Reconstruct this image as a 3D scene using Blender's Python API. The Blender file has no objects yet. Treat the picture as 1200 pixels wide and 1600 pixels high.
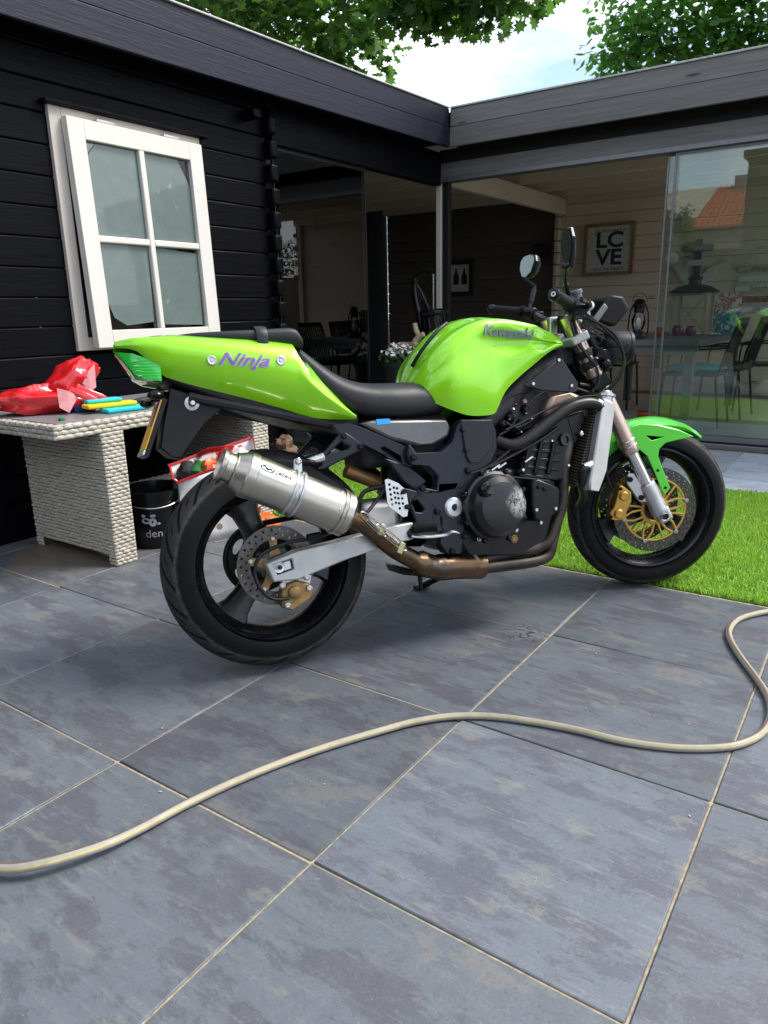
import bpy, bmesh, math, random
import numpy as np
from mathutils import Vector, Matrix
from mathutils.geometry import tessellate_polygon
from mathutils.bvhtree import BVHTree
R = math.radians
random.seed(7)
rng = np.random.default_rng(7)
scene = bpy.context.scene
COL = scene.collection

# ------------------------------------------------------------------ camera
TILE = 0.6
CF, CYAW, CPITCH, CROLL = 1135.15, -0.607, 0.269, -0.021      # focal length in pixels of a 1200 x 1600 frame
CLOC = np.array([2.320, -1.453, 1.694]) * TILE
_f = np.array([math.sin(CYAW) * math.cos(CPITCH), math.cos(CYAW) * math.cos(CPITCH), -math.sin(CPITCH)])
_r = np.array([math.cos(CYAW), -math.sin(CYAW), 0.0]); _u = np.cross(_r, _f)
_c, _s = math.cos(CROLL), math.sin(CROLL)
CR, CU, CFW = _c * _r + _s * _u, -_s * _r + _c * _u, _f
cam_d = bpy.data.cameras.new('camera'); cam = bpy.data.objects.new('camera', cam_d); COL.objects.link(cam)
m = Matrix.Identity(4)
for i in range(3):
    m[i][0], m[i][1], m[i][2], m[i][3] = CR[i], CU[i], -CFW[i], CLOC[i]
cam.matrix_world = m
cam_d.sensor_fit = 'VERTICAL'; cam_d.sensor_height = 36.0; cam_d.lens = CF / 1600 * 36.0
cam_d.clip_start = 0.05; cam_d.clip_end = 500
scene.camera = cam

# ------------------------------------------------------------------ sky, sun, exposure
SUN_EL, SUN_AZ = R(52), R(48)          # azimuth measured from +Y towards +X
world = bpy.data.worlds.new('World'); scene.world = world; world.use_nodes = True
nt = world.node_tree; nt.nodes.clear()
def nn(t, kind, **kw):
    n = t.nodes.new(kind)
    for k, v in kw.items(): setattr(n, k, v)
    return n
_o = nn(nt, 'ShaderNodeOutputWorld'); _bg = nn(nt, 'ShaderNodeBackground')
_sky = nn(nt, 'ShaderNodeTexSky', sky_type='NISHITA', sun_disc=False, sun_elevation=SUN_EL, sun_rotation=SUN_AZ, air_density=1.0, dust_density=1.5)
_tc = nn(nt, 'ShaderNodeTexCoord'); _map = nn(nt, 'ShaderNodeMapping'); _map.inputs['Scale'].default_value = (1, 1, 2.2)
_map.inputs['Location'].default_value = (1.3, 0.4, 0.7)
_no = nn(nt, 'ShaderNodeTexNoise'); _no.inputs['Scale'].default_value = 2.6; _no.inputs['Detail'].default_value = 7; _no.inputs['Roughness'].default_value = .55
_rp = nn(nt, 'ShaderNodeValToRGB'); _rp.color_ramp.elements[0].position = .41; _rp.color_ramp.elements[1].position = .62
_no2 = nn(nt, 'ShaderNodeTexNoise'); _no2.inputs['Scale'].default_value = 5; _no2.inputs['Detail'].default_value = 5
_cl = nn(nt, 'ShaderNodeMix', data_type='RGBA'); _cl.inputs[6].default_value = (4.2, 4.7, 5.4, 1); _cl.inputs[7].default_value = (9.2, 9.3, 9.5, 1)
_mx = nn(nt, 'ShaderNodeMix', data_type='RGBA')
L = nt.links.new
L(_tc.outputs['Generated'], _map.inputs[0]); L(_map.outputs[0], _no.inputs[0]); L(_map.outputs[0], _no2.inputs[0])
L(_no.outputs[0], _rp.inputs[0]); L(_rp.outputs[0], _mx.inputs[0]); L(_no2.outputs[0], _cl.inputs[0])
L(_sky.outputs[0], _mx.inputs[6]); L(_cl.outputs[2], _mx.inputs[7]); L(_mx.outputs[2], _bg.inputs[0])
_bg.inputs[1].default_value = 0.1
L(_bg.outputs[0], _o.inputs[0])
sun_d = bpy.data.lights.new('sun', 'SUN'); sun = bpy.data.objects.new('sun', sun_d); COL.objects.link(sun)
sun_d.energy = 1.5; sun_d.angle = R(22); sun_d.color = (1.0, .96, .90)
_sd = Vector((math.sin(SUN_AZ) * math.cos(SUN_EL), math.cos(SUN_AZ) * math.cos(SUN_EL), math.sin(SUN_EL)))
sun.rotation_euler = _sd.to_track_quat('Z', 'Y').to_euler(); sun.location = (4, 4, 9)
scene.view_settings.view_transform = 'Standard'; scene.view_settings.look = 'None'
scene.view_settings.exposure = 1.42; scene.view_settings.gamma = 1.0; scene.view_settings.use_curve_mapping = False
scene.cycles.max_bounces = 8; scene.cycles.transparent_max_bounces = 24
scene.cycles.caustics_reflective = False; scene.cycles.caustics_refractive = False

# ------------------------------------------------------------------ frames: photo pixel (1200 x 1600) -> point on a plane of the place
class Frame:
    def __init__(s, O=(0, 0, 0), X=(1, 0, 0), Y=(0, 1, 0), Z=(0, 0, 1)):
        s.O, s.X, s.Y, s.Z = (np.array(q, float) for q in (O, X, Y, Z))
    def w(s, p): return s.O + p[0] * s.X + p[1] * s.Y + p[2] * s.Z
    def px(s, x, y, off=0.0):           # where the pixel's ray meets the frame's plane Y = off
        d = CFW + (x - 600) / CF * CR - (y - 800) / CF * CU
        t = (off - (CLOC - s.O) @ s.Y) / (d @ s.Y); q = CLOC + t * d - s.O
        return (float(q @ s.X), off, float(q @ s.Z))
    def pts(s, lst, off=0.0): return [s.px(a, b, off) for a, b in lst]
WORLD = Frame()
def pix(x, y, axis, val):
    d = CFW + (x - 600) / CF * CR - (y - 800) / CF * CU
    t = (val - CLOC[axis]) / d[axis]; return CLOC + t * d

def rotv(v, k, a):
    k = np.asarray(k, float) / np.linalg.norm(k); v = np.asarray(v, float)
    return v * math.cos(a) + np.cross(k, v) * math.sin(a) + k * (k @ v) * (1 - math.cos(a))

# ------------------------------------------------------------------ mesh builder
def catmull(pts, n=6, closed=False):
    P = [np.array(p, float) for p in pts]; out = []
    N = len(P); rngi = range(N if closed else N - 1)
    for i in rngi:
        if closed: a, b, c, d = P[i - 1], P[i], P[(i + 1) % N], P[(i + 2) % N]
        else: a, b, c, d = P[max(i - 1, 0)], P[i], P[i + 1], P[min(i + 2, N - 1)]
        for k in range(n):
            t = k / n
            out.append(.5 * ((2 * b) + (-a + c) * t + (2 * a - 5 * b + 4 * c - d) * t * t + (-a + 3 * b - 3 * c + d) * t ** 3))
    if not closed: out.append(P[-1])
    return out

class MB:
    def __init__(s, F=WORLD): s.F = F; s.v = []; s.f = []; s.uv = []
    def add(s, vs, fs, uvs=None):
        o = len(s.v); s.v += [s.F.w(p) for p in vs]; s.f += [[i + o for i in q] for q in fs]
        s.uv += uvs if uvs else [None] * len(fs); return s
    def box(s, c, size, ax=None):
        ax = ax or ((1, 0, 0), (0, 1, 0), (0, 0, 1)); A = [np.array(a, float) for a in ax]; c = np.array(c, float)
        h = [q / 2 for q in size]
        vs = [c + A[0] * h[0] * i + A[1] * h[1] * j + A[2] * h[2] * k for k in (-1, 1) for j in (-1, 1) for i in (-1, 1)]
        return s.add(vs, [(0, 2, 3, 1), (4, 5, 7, 6), (0, 1, 5, 4), (2, 6, 7, 3), (0, 4, 6, 2), (1, 3, 7, 5)])
    def bb(s, a, b):                      # box between two corners
        a = np.array(a, float); b = np.array(b, float); return s.box((a + b) / 2, np.abs(b - a))
    def beam(s, p0, p1, w, h, up=(0, 0, 1)):
        p0 = np.array(p0, float); p1 = np.array(p1, float); d = p1 - p0; Ln = np.linalg.norm(d); d /= Ln
        sd = np.cross(up, d); sd /= np.linalg.norm(sd); u = np.cross(d, sd)
        return s.box((p0 + p1) / 2, (Ln, w, h), (d, sd, u))
    def tube(s, pts, r, n=10, cap=True, closed=False, flat=1.0, flatdir=None):
        P = [np.array(p, float) for p in pts]; N = len(P)
        rr = list(r) if hasattr(r, '__len__') else [r] * N
        T = []
        for i in range(N):
            if closed: t = P[(i + 1) % N] - P[i - 1]
            else: t = P[min(i + 1, N - 1)] - P[max(i - 1, 0)]
            T.append(t / (np.linalg.norm(t) + 1e-12))
        a = np.array(flatdir, float) if flatdir is not None else (np.array([0, 0, 1.]) if abs(T[0][2]) < .9 else np.array([1., 0, 0]))
        vs = []; acc = 0
        for i in range(N):
            a = a - T[i] * (a @ T[i]); a /= np.linalg.norm(a); b = np.cross(T[i], a)
            for k in range(n):
                q = 2 * math.pi * k / n; vs.append(P[i] + rr[i] * (math.cos(q) * a * flat + math.sin(q) * b))
        fs = []; uvs = []
        for i in range(N if closed else N - 1):
            j = (i + 1) % N; acc2 = acc + np.linalg.norm(P[j] - P[i])
            for k in range(n):
                k2 = (k + 1) % n; fs.append((i * n + k, i * n + k2, j * n + k2, j * n + k))
                uvs.append(((acc, k / n), (acc, (k + 1) / n), (acc2, (k + 1) / n), (acc2, k / n)))
            acc = acc2
        if cap and not closed:
            fs.append(tuple(range(n))[::-1]); fs.append(tuple((N - 1) * n + k for k in range(n))); uvs += [None, None]
        return s.add(vs, fs, uvs)
    def lathe(s, prof, c, axis=(0, 1, 0), n=48, loop=False, a0=0.0, arc=2 * math.pi, cap=False):
        ax = np.array(axis, float); ax /= np.linalg.norm(ax); c = np.array(c, float)
        ref = np.array([0, 0, 1.]) if abs(ax[2]) < .9 else np.array([1., 0, 0])
        e2 = np.cross(ax, ref); e2 /= np.linalg.norm(e2); e1 = np.cross(e2, ax)
        full = abs(arc - 2 * math.pi) < 1e-6; na = n if full else n + 1; M = len(prof); vs = []
        for k in range(na):
            q = a0 + arc * k / n
            for (r_, h) in prof: vs.append(c + ax * h + r_ * (math.cos(q) * e1 + math.sin(q) * e2))
        fs = []; uvs = []
        for k in range(n):
            k2 = (k + 1) % na
            for i in range(M if loop else M - 1):
                i2 = (i + 1) % M
                fs.append((k * M + i, k2 * M + i, k2 * M + i2, k * M + i2))
                u0, u1 = k / n, (k + 1) / n; v0, v1 = i / (M - 1), (i + 1) / (M - 1)
                uvs.append(((u0, v0), (u1, v0), (u1, v1), (u0, v1)))
        if cap and full:
            fs.append(tuple(k * M for k in range(na))); fs.append(tuple(k * M + M - 1 for k in range(na))[::-1]); uvs += [None, None]
        return s.add(vs, fs, uvs)
    def prism(s, outer, y0, y1, holes=(), plane='xz'):     # outline in a plane of the frame, thickness along the third axis
        mk = {'xz': lambda a, b, h: (a, h, b), 'xy': lambda a, b, h: (a, b, h), 'yz': lambda a, b, h: (h, a, b)}[plane]
        loops = [list(outer)] + [list(h) for h in holes]
        flat = [p for l in loops for p in l]
        tri = tessellate_polygon([[Vector((p[0], p[1], 0)) for p in l] for l in loops])
        N = len(flat); vs = [mk(p[0], p[1], y0) for p in flat] + [mk(p[0], p[1], y1) for p in flat]; fs = []
        for t in tri: fs.append(tuple(t)); fs.append(tuple(i + N for i in reversed(t)))
        o = 0
        for l in loops:
            k = len(l)
            for i in range(k): a, b = o + i, o + (i + 1) % k; fs.append((a, b, b + N, a + N))
            o += k
        return s.add(vs, fs)
    def loft(s, secs, closed=True, cap=True):
        M = len(secs[0]); vs = [p for q in secs for p in q]; fs = []
        for i in range(len(secs) - 1):
            for k in range(M if closed else M - 1):
                k2 = (k + 1) % M; fs.append((i * M + k, i * M + k2, (i + 1) * M + k2, (i + 1) * M + k))
        if cap and closed:
            fs.append(tuple(range(M))[::-1]); fs.append(tuple((len(secs) - 1) * M + k for k in range(M)))
        return s.add(vs, fs)
    def ball(s, c, r, n=12, m=8):
        c = np.array(c, float); r = np.array(r, float) * np.ones(3)
        vs = [c + r * np.array([0, 0, 1.])] + [c + r * np.array([math.sin(math.pi * i / m) * math.cos(2 * math.pi * k / n), math.sin(math.pi * i / m) * math.sin(2 * math.pi * k / n), math.cos(math.pi * i / m)]) for i in range(1, m) for k in range(n)] + [c - r * np.array([0, 0, 1.])]
        fs = [(0, 1 + k, 1 + (k + 1) % n) for k in range(n)]
        for i in range(m - 2):
            for k in range(n): a = 1 + i * n; fs.append((a + k, a + n + k, a + n + (k + 1) % n, a + (k + 1) % n))
        e = len(vs) - 1; a = 1 + (m - 2) * n
        fs += [(a + (k + 1) % n, a + k, e) for k in range(n)]
        return s.add(vs, fs)

def worg(o):
    v = Vector((0, 0, 0))
    while o: v = v + o.location; o = o.parent
    return v
def props(o, label=None, cat=None, group=None, kind=None):
    if label: o['label'] = label
    if cat: o['category'] = cat
    if group: o['group'] = group
    if kind: o['kind'] = kind
    return o
def build(mb, name, mat, parent=None, origin=None, smooth=True, ang=38, bevel=0, seg=2, sub=0, recalc=True, label=None, cat=None, group=None, kind=None):
    po = worg(parent) if parent else Vector((0, 0, 0))
    og = np.array(origin if origin is not None else po, float)
    me = bpy.data.meshes.new(name); V = np.array(mb.v, float) - og
    me.from_pydata(V.tolist(), [], [tuple(f) for f in mb.f])
    if any(u is not None for u in mb.uv):
        ul = me.uv_layers.new(name='UV'); d = ul.data; i = 0
        for f, u in zip(mb.f, mb.uv):
            for k in range(len(f)):
                d[i].uv = u[k] if u else (0, 0); i += 1
    if recalc:
        b = bmesh.new(); b.from_mesh(me); bmesh.ops.recalc_face_normals(b, faces=b.faces); b.to_mesh(me); b.free()
    if smooth:
        me.polygons.foreach_set('use_smooth', [True] * len(me.polygons))
        if ang and not sub: me.set_sharp_from_angle(angle=R(ang))
    me.materials.append(mat)
    o = bpy.data.objects.new(name, me); COL.objects.link(o)
    if parent: o.parent = parent
    o.location = Vector(og) - po
    if bevel:
        md = o.modifiers.new('bevel', 'BEVEL'); md.width = bevel; md.segments = seg; md.limit_method = 'ANGLE'; md.angle_limit = R(40); md.harden_normals = False
    if sub:
        md = o.modifiers.new('sub', 'SUBSURF'); md.levels = sub; md.render_levels = sub
    return props(o, label, cat, group, kind)
def empty(name, loc, label=None, cat=None, group=None, rz=0):
    o = bpy.data.objects.new(name, None); COL.objects.link(o); o.location = loc; o.rotation_euler = (0, 0, rz); o.empty_display_size = .1
    return props(o, label, cat, group)
def copy_tree(o, parent=None):
    c = o.copy(); COL.objects.link(c); c.parent = parent
    for ch in list(o.children): copy_tree(ch, c)
    return c

# ------------------------------------------------------------------ materials
class NT:
    def __init__(s, name):
        s.m = bpy.data.materials.new(name); s.m.use_nodes = True; s.t = s.m.node_tree; s.b = s.t.nodes['Principled BSDF']; s.out = s.t.nodes['Material Output']
    def n(s, kind, **kw): return nn(s.t, kind, **kw)
    def l(s, a, b): s.t.links.new(a, b)
    def coord(s, which='Object', scale=(1, 1, 1), rot=(0, 0, 0), rnd=False):
        tc = s.n('ShaderNodeTexCoord'); mp = s.n('ShaderNodeMapping'); mp.inputs['Scale'].default_value = scale; mp.inputs['Rotation'].default_value = rot
        src = tc.outputs[which]
        if rnd:
            oi = s.n('ShaderNodeObjectInfo'); mu = s.n('ShaderNodeMath', operation='MULTIPLY'); mu.inputs[1].default_value = 57.3; s.l(oi.outputs['Random'], mu.inputs[0])
            ad = s.n('ShaderNodeVectorMath', operation='ADD'); s.l(src, ad.inputs[0]); s.l(mu.outputs[0], ad.inputs[1]); src = ad.outputs[0]
        s.l(src, mp.inputs[0]); return mp.outputs[0]
    def noise(s, co, scale, detail=4, rough=.5, dist=0.0):
        q = s.n('ShaderNodeTexNoise'); q.inputs['Scale'].default_value = scale; q.inputs['Detail'].default_value = detail; q.inputs['Roughness'].default_value = rough; q.inputs['Distortion'].default_value = dist
        if co is not None: s.l(co, q.inputs[0])
        return q.outputs[0]
    def ramp(s, fac, *stops, interp='LINEAR'):
        q = s.n('ShaderNodeValToRGB'); q.color_ramp.interpolation = interp; e = q.color_ramp.elements
        while len(e) < len(stops): e.new(.5)
        for el, (p, c) in zip(e, stops):
            el.position = p; el.color = c if hasattr(c, '__len__') and len(c) == 4 else ((*c, 1) if hasattr(c, '__len__') else (c, c, c, 1))
        s.l(fac, q.inputs[0]); return q.outputs[0]
    def mix(s, fac, a, b, blend='MIX'):
        q = s.n('ShaderNodeMix', data_type='RGBA', blend_type=blend)
        for sock, v in ((q.inputs[0], fac), (q.inputs[6], a), (q.inputs[7], b)):
            if isinstance(v, (int, float)): sock.default_value = v
            elif isinstance(v, tuple): sock.default_value = (*v, 1) if len(v) == 3 else v
            else: s.l(v, sock)
        return q.outputs[2]
    def math(s, op, a, b=None, clamp=False):
        q = s.n('ShaderNodeMath', operation=op, use_clamp=clamp)
        for sock, v in ((q.inputs[0], a), (q.inputs[1], b)):
            if v is None: continue
            if isinstance(v, (int, float)): sock.default_value = v
            else: s.l(v, sock)
        return q.outputs[0]
    def bump(s, h, strength=.3, dist=.01):
        q = s.n('ShaderNodeBump'); q.inputs['Strength'].default_value = strength; q.inputs['Distance'].default_value = dist; s.l(h, q.inputs['Height']); s.l(q.outputs[0], s.b.inputs['Normal']); return q
    def set(s, **kw):
        for k, v in kw.items():
            k = {'color': 'Base Color', 'rough': 'Roughness', 'metal': 'Metallic', 'spec': 'Specular IOR Level', 'coat': 'Coat Weight', 'coatr': 'Coat Roughness', 'trans': 'Transmission Weight', 'ior': 'IOR', 'sheen': 'Sheen Weight', 'alpha': 'Alpha', 'sss': 'Subsurface Weight'}.get(k, k)
            if isinstance(v, (int, float)): s.b.inputs[k].default_value = v
            elif isinstance(v, tuple): s.b.inputs[k].default_value = (*v, 1) if len(v) == 3 else v
            else: s.l(v, s.b.inputs[k])
        return s
MATS = {}
def simple(name, color, rough=.5, metal=0.0, var=.25, nscale=18, bump=0.0, bscale=120, rvar=.15, **kw):
    q = NT(name); co = q.coord('Object')
    n1 = q.noise(co, nscale, 5, .6)
    a = tuple(max(0, c * (1 - var)) for c in color); b = tuple(min(1, c * (1 + var)) for c in color)
    q.set(color=q.ramp(n1, (.3, a), (.7, b)), metal=metal, **kw)
    n2 = q.noise(co, nscale * 2.3, 4, .6)
    q.set(rough=q.ramp(n2, (.3, max(.02, rough - rvar * rough)), (.7, min(1, rough + rvar * rough))))
    if bump: q.bump(q.noise(co, bscale, 3, .6), bump, .003)
    MATS[name] = q.m; return q.m
# ---- material definitions
simple('sand', (.36, .30, .20), .95, var=.35, nscale=60, bump=.6, bscale=300)
simple('black_plastic', (.006, .006, .007), .45, spec=.3, var=.3, nscale=9, bump=.12, bscale=400)
simple('gloss_black', (.005, .005, .006), .22, spec=.4, var=.3, nscale=8, rvar=.35)
simple('engine_black', (.0045, .0047, .0062), .28, spec=.24, var=.4, nscale=10, bump=.15, bscale=260, rvar=.35)
simple('frame_grey', (.016, .0185, .026), .36, spec=.3, var=.15, nscale=6, bump=.06, bscale=300, metal=.25)
simple('panel_grey', (.012, .0135, .018), .44, spec=.3, var=.12, nscale=7, bump=.10, bscale=420)
simple('seat_black', (.016, .016, .018), .42, spec=.4, var=.2, nscale=7, bump=.25, bscale=520)
simple('rubber', (.010, .010, .010), .6, spec=.25, var=.3, nscale=14, bump=.2, bscale=300)
simple('hose_rubber', (.009, .009, .010), .36, spec=.35, var=.25, nscale=14, bump=.1, bscale=200)
simple('steel', (.55, .54, .52), .3, metal=1, var=.15, nscale=20, rvar=.3)
simple('chrome', (.75, .75, .76), .1, metal=1, var=.05, nscale=12, rvar=.5)
simple('alloy', (.60, .60, .60), .38, metal=.85, var=.1, nscale=14, rvar=.25, bump=.06, bscale=200)
simple('alloy_pale', (.50, .49, .47), .46, metal=.55, var=.10, nscale=9, rvar=.25, bump=.06, bscale=200)
simple('gold', (.62, .36, .08), .42, metal=.75, var=.15, nscale=18, bump=.1, bscale=220)
simple('dull_gold', (.30, .185, .07), .5, metal=.7, var=.3, nscale=22, bump=.1, bscale=220)
simple('bronze', (.62, .47, .39), .27, metal=.9, var=.08, nscale=9, rvar=.2)
simple('engine_bronze', (.23, .16, .12), .45, metal=.7, var=.25, nscale=12)
simple('badge_grey', (.36, .38, .42), .3, metal=.4, var=.05)
simple('red_plastic', (.5, .02, .02), .35)
simple('disc_steel', (.10, .09, .082), .42, metal=.85, var=.2, nscale=30, rvar=.3)
simple('chain', (.03, .026, .022), .5, metal=.6, var=.5, nscale=60)
simple('lens_clear', (.75, .78, .8), .08, var=.02)
simple('white_paint', (.72, .685, .62), .38, var=.04, nscale=5, bump=.10, bscale=60)
simple('white_lacquer', (.78, .78, .76), .4, var=.05)
simple('frame_white', (.62, .55, .48), .45, var=.05, nscale=6, bump=.1, bscale=70)
simple('zinc_trim', (.45, .44, .42), .6, metal=.4, var=.2, nscale=30)
simple('door_grey', (.20, .20, .205), .42, metal=.6, var=.08)
simple('dark_metal', (.012, .0125, .0135), .42, metal=.3, var=.2)
simple('table_grey', (.17, .18, .18), .45, var=.1)
simple('turquoise', (.02, .50, .50), .75, var=.12, nscale=40, bump=.5, bscale=200)
simple('yellow_foam', (.80, .56, .01), .8, var=.1, nscale=60, bump=.5, bscale=260)
simple('cyan_foam', (.02, .55, .58), .8, var=.1, nscale=60, bump=.5, bscale=260)
simple('navy', (.008, .025, .14), .5, var=.2)
simple('green_cap', (.01, .22, .05), .4)
simple('rope', (.55, .42, .30), .9, var=.25, nscale=60, bump=.6, bscale=200)
simple('petal_white', (.80, .78, .74), .7, var=.06)
simple('petal_pink', (.52, .13, .38), .7, var=.3)
simple('brick_grey', (.17, .15, .14), .85, var=.35, nscale=30, bump=.4, bscale=60)
simple('roof_red', (.38, .10, .05), .8, var=.35, nscale=3, bump=.3, bscale=30)
simple('roof_tan', (.36, .31, .25), .8, var=.2, nscale=2)
simple('plaster', (.62, .60, .55), .85, var=.1)
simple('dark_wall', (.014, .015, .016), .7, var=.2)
simple('bark', (.06, .045, .03), .9, var=.4, nscale=20, bump=.8, bscale=40)
simple('amber_glass', (.45, .10, .02), .12, var=.3)
simple('purple_glass', (.20, .03, .12), .12, var=.3)
simple('shell', (.62, .54, .42), .6, var=.25, nscale=30)
simple('pale_wood', (.45, .38, .29), .7, var=.2, nscale=12)
simple('oak', (.30, .17, .08), .6, var=.3, nscale=14)
simple('sign_white', (.62, .62, .58), .7, var=.12, nscale=20)
simple('ink_navy', (.018, .035, .075), .7)
simple('ink_black', (.015, .015, .016), .7)
simple('logo_grey', (.40, .44, .46), .6)
simple('logo_white', (.72, .72, .72), .6)
simple('purple_vinyl', (.30, .17, .52), .4, var=.1)
simple('silver_vinyl', (.55, .56, .58), .3, metal=.5, var=.08)
simple('blue_vinyl', (.02, .33, .75), .5, var=.1)
simple('plate_yellow', (.75, .42, .01), .4)
simple('plate_blue', (.02, .05, .30), .4)
simple('rim_black', (.006, .006, .007), .26, var=.2, nscale=9, rvar=.3)
simple('gravel_dark', (.10, .085, .07), .95, var=.5, nscale=60, bump=.6)
simple('brown_paper', (.16, .09, .05), .7, var=.5, nscale=16)
simple('glove_black', (.015, .015, .016), .6)
simple('green_fabric', (.02, .14, .03), .8)
simple('orange_plastic', (.55, .13, .02), .4)

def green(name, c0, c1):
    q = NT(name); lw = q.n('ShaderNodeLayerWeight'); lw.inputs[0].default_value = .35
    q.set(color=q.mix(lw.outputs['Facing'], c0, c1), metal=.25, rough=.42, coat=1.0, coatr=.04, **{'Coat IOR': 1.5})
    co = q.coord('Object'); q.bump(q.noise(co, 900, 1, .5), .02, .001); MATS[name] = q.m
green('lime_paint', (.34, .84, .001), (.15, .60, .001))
green('fender_green', (.12, .75, .05), (.05, .52, .03))

def tail_lens():
    q = NT('green_lens'); q.set(color=(.06, .80, .09), rough=.06, trans=.12, ior=1.45, coat=1.0, coatr=.03)
    co = q.coord('Object'); w = q.n('ShaderNodeTexWave', wave_type='BANDS', bands_direction='Z'); w.inputs['Scale'].default_value = 40; q.l(co, w.inputs[0]); q.bump(w.outputs[0], .25, .002)
    MATS['green_lens'] = q.m
tail_lens()

def slate(name='slate', gain=1.0, stains=True):
    q = NT(name)
    co = q.coord('Object', rnd=True); cs = q.coord('Object', scale=(1.0, 2.3, 1), rot=(0, 0, .2), rnd=True)
    big = q.noise(cs, 4.4, 14, .72, .05); big2 = q.noise(cs, 5.2, 12, .68, .1); med = q.noise(co, 26, 8, .7); fine = q.noise(co, 150, 6, .7); streak = q.noise(q.coord('Object', scale=(1.6, 13, 1), rot=(0, 0, .12), rnd=True), 4, 8, .7, .3)
    G = lambda *c: tuple(x * gain for x in c)
    dark = q.mix(med, G(.070, .072, .084), G(.115, .117, .132)); lite = q.mix(med, G(.096, .109, .124), G(.150, .167, .182)); warm = q.mix(med, G(.15, .145, .125), G(.23, .22, .19))
    m1 = q.ramp(big, (.43, .05), (.478, .28), (.498, .82), (.62, 1.0)); m2 = q.ramp(big2, (.575, 0.0), (.592, .9), (.7, 1.0))
    c = q.mix(m1, dark, lite); c = q.mix(q.math('MULTIPLY', m2, .5), c, warm)
    c = q.mix(q.ramp(streak, (.56, 0.0), (.70, .50)), c, G(.22, .22, .21)); c = q.mix(q.ramp(streak, (.30, .45), (.42, 0.0)), c, G(.045, .045, .052))
    c = q.mix(q.ramp(fine, (.58, 0.0), (.74, .55)), c, G(.27, .27, .27)); c = q.mix(q.ramp(fine, (.28, .6), (.42, 0.0)), c, G(.035, .035, .04))
    oi = q.n('ShaderNodeObjectInfo'); tone = q.ramp(oi.outputs['Random'], (0.0, (.80, .80, .82)), (.5, (1.0, 1.0, 1.0)), (1.0, (1.16, 1.17, 1.2)))
    c = q.mix(1.0, c, tone, 'MULTIPLY')
    if stains:
        g = q.n('ShaderNodeNewGeometry')
        def near(p, r0, r1, nz, amt):
            d = q.n('ShaderNodeVectorMath', operation='DISTANCE'); q.l(g.outputs['Position'], d.inputs[0]); d.inputs[1].default_value = p
            wob = q.math('ADD', d.outputs['Value'], q.math('MULTIPLY', q.math('SUBTRACT', nz, .5), amt))
            return q.ramp(wob, (r0, 1.0), (r1, 0.0))
        wn = q.noise(g.outputs['Position'], 6, 9, .72)
        c = q.mix(q.math('MULTIPLY', near((-1.55, .93, 0), .16, .36, wn, .7), .75), c, (.22, .155, .095))
        wn2 = q.noise(g.outputs['Position'], 55, 2, .5)
        c = q.mix(q.math('MULTIPLY', q.math('MULTIPLY', near((.52, 1.17, 0), .04, .10, wn2, .02), q.ramp(wn2, (.55, 0.0), (.58, 1.0))), .8), c, (.012, .012, .013))
    q.set(color=c, rough=q.ramp(big2, (.35, .34), (.7, .55)), spec=.5)
    h = q.math('ADD', q.math('MULTIPLY', m1, .3), q.math('ADD', q.math('MULTIPLY', med, .7), q.math('MULTIPLY', fine, .5)))
    q.bump(h, .45, .004); MATS[name] = q.m
slate('slate_lit', 3.6, False)  # lightened slate: sky glare painted into the colour, and drier stone
slate()

def wood(name, c0, c1, axis, rough=.45, knots=False, bump=.35, rnd=True, spec=.5):
    q = NT(name); sc = [3, 3, 3]; sc[axis] = .16; sc = [v * 10 for v in sc]
    co = q.coord('Object', scale=tuple(sc), rnd=rnd); g1 = q.noise(co, 1.4, 6, .65, .6); g2 = q.noise(co, 5, 4, .6)
    oi = q.n('ShaderNodeObjectInfo')
    c = q.mix(g1, c0, c1); c = q.mix(q.math('MULTIPLY', oi.outputs['Random'], .35), c, c0)
    if knots:
        ck = q.coord('Object', scale=tuple(.9 if i == axis else 5 for i in range(3)), rnd=rnd); v = q.n('ShaderNodeTexVoronoi'); v.inputs['Scale'].default_value = 1.6; q.l(ck, v.inputs[0])
        c = q.mix(q.ramp(v.outputs['Distance'], (.05, 1.0), (.10, 0.0)), c, tuple(x * .35 for x in c0))
    q.set(color=c, rough=q.ramp(g2, (.3, rough - .08), (.7, rough + .12)), spec=spec)
    q.bump(q.math('ADD', g1, q.math('MULTIPLY', g2, .5)), bump, .004); MATS[name] = q.m
wood('black_wood_y', (.0016, .0016, .0030), (.0042, .0042, .0075), 1, .45, spec=.09, knots=True)
wood('black_wood_x', (.012, .011, .012), (.026, .024, .025), 0, .55, spec=.2)
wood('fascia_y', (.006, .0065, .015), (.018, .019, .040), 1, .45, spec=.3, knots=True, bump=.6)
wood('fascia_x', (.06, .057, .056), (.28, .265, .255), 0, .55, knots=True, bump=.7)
wood('whitewash', (.64, .53, .42), (.80, .70, .58), 0, .6, knots=True, bump=.2)
wood('whitewash_y', (.64, .53, .42), (.80, .70, .58), 1, .6, knots=True, bump=.2)
wood('plank_dark', (.10, .08, .06), (.17, .14, .11), 0, .6, knots=True, bump=.2)  # darker than the whitewash; planks left of the log ends
wood('fence_wood', (.20, .15, .09), (.33, .25, .16), 2, .8, bump=.4)

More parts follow.
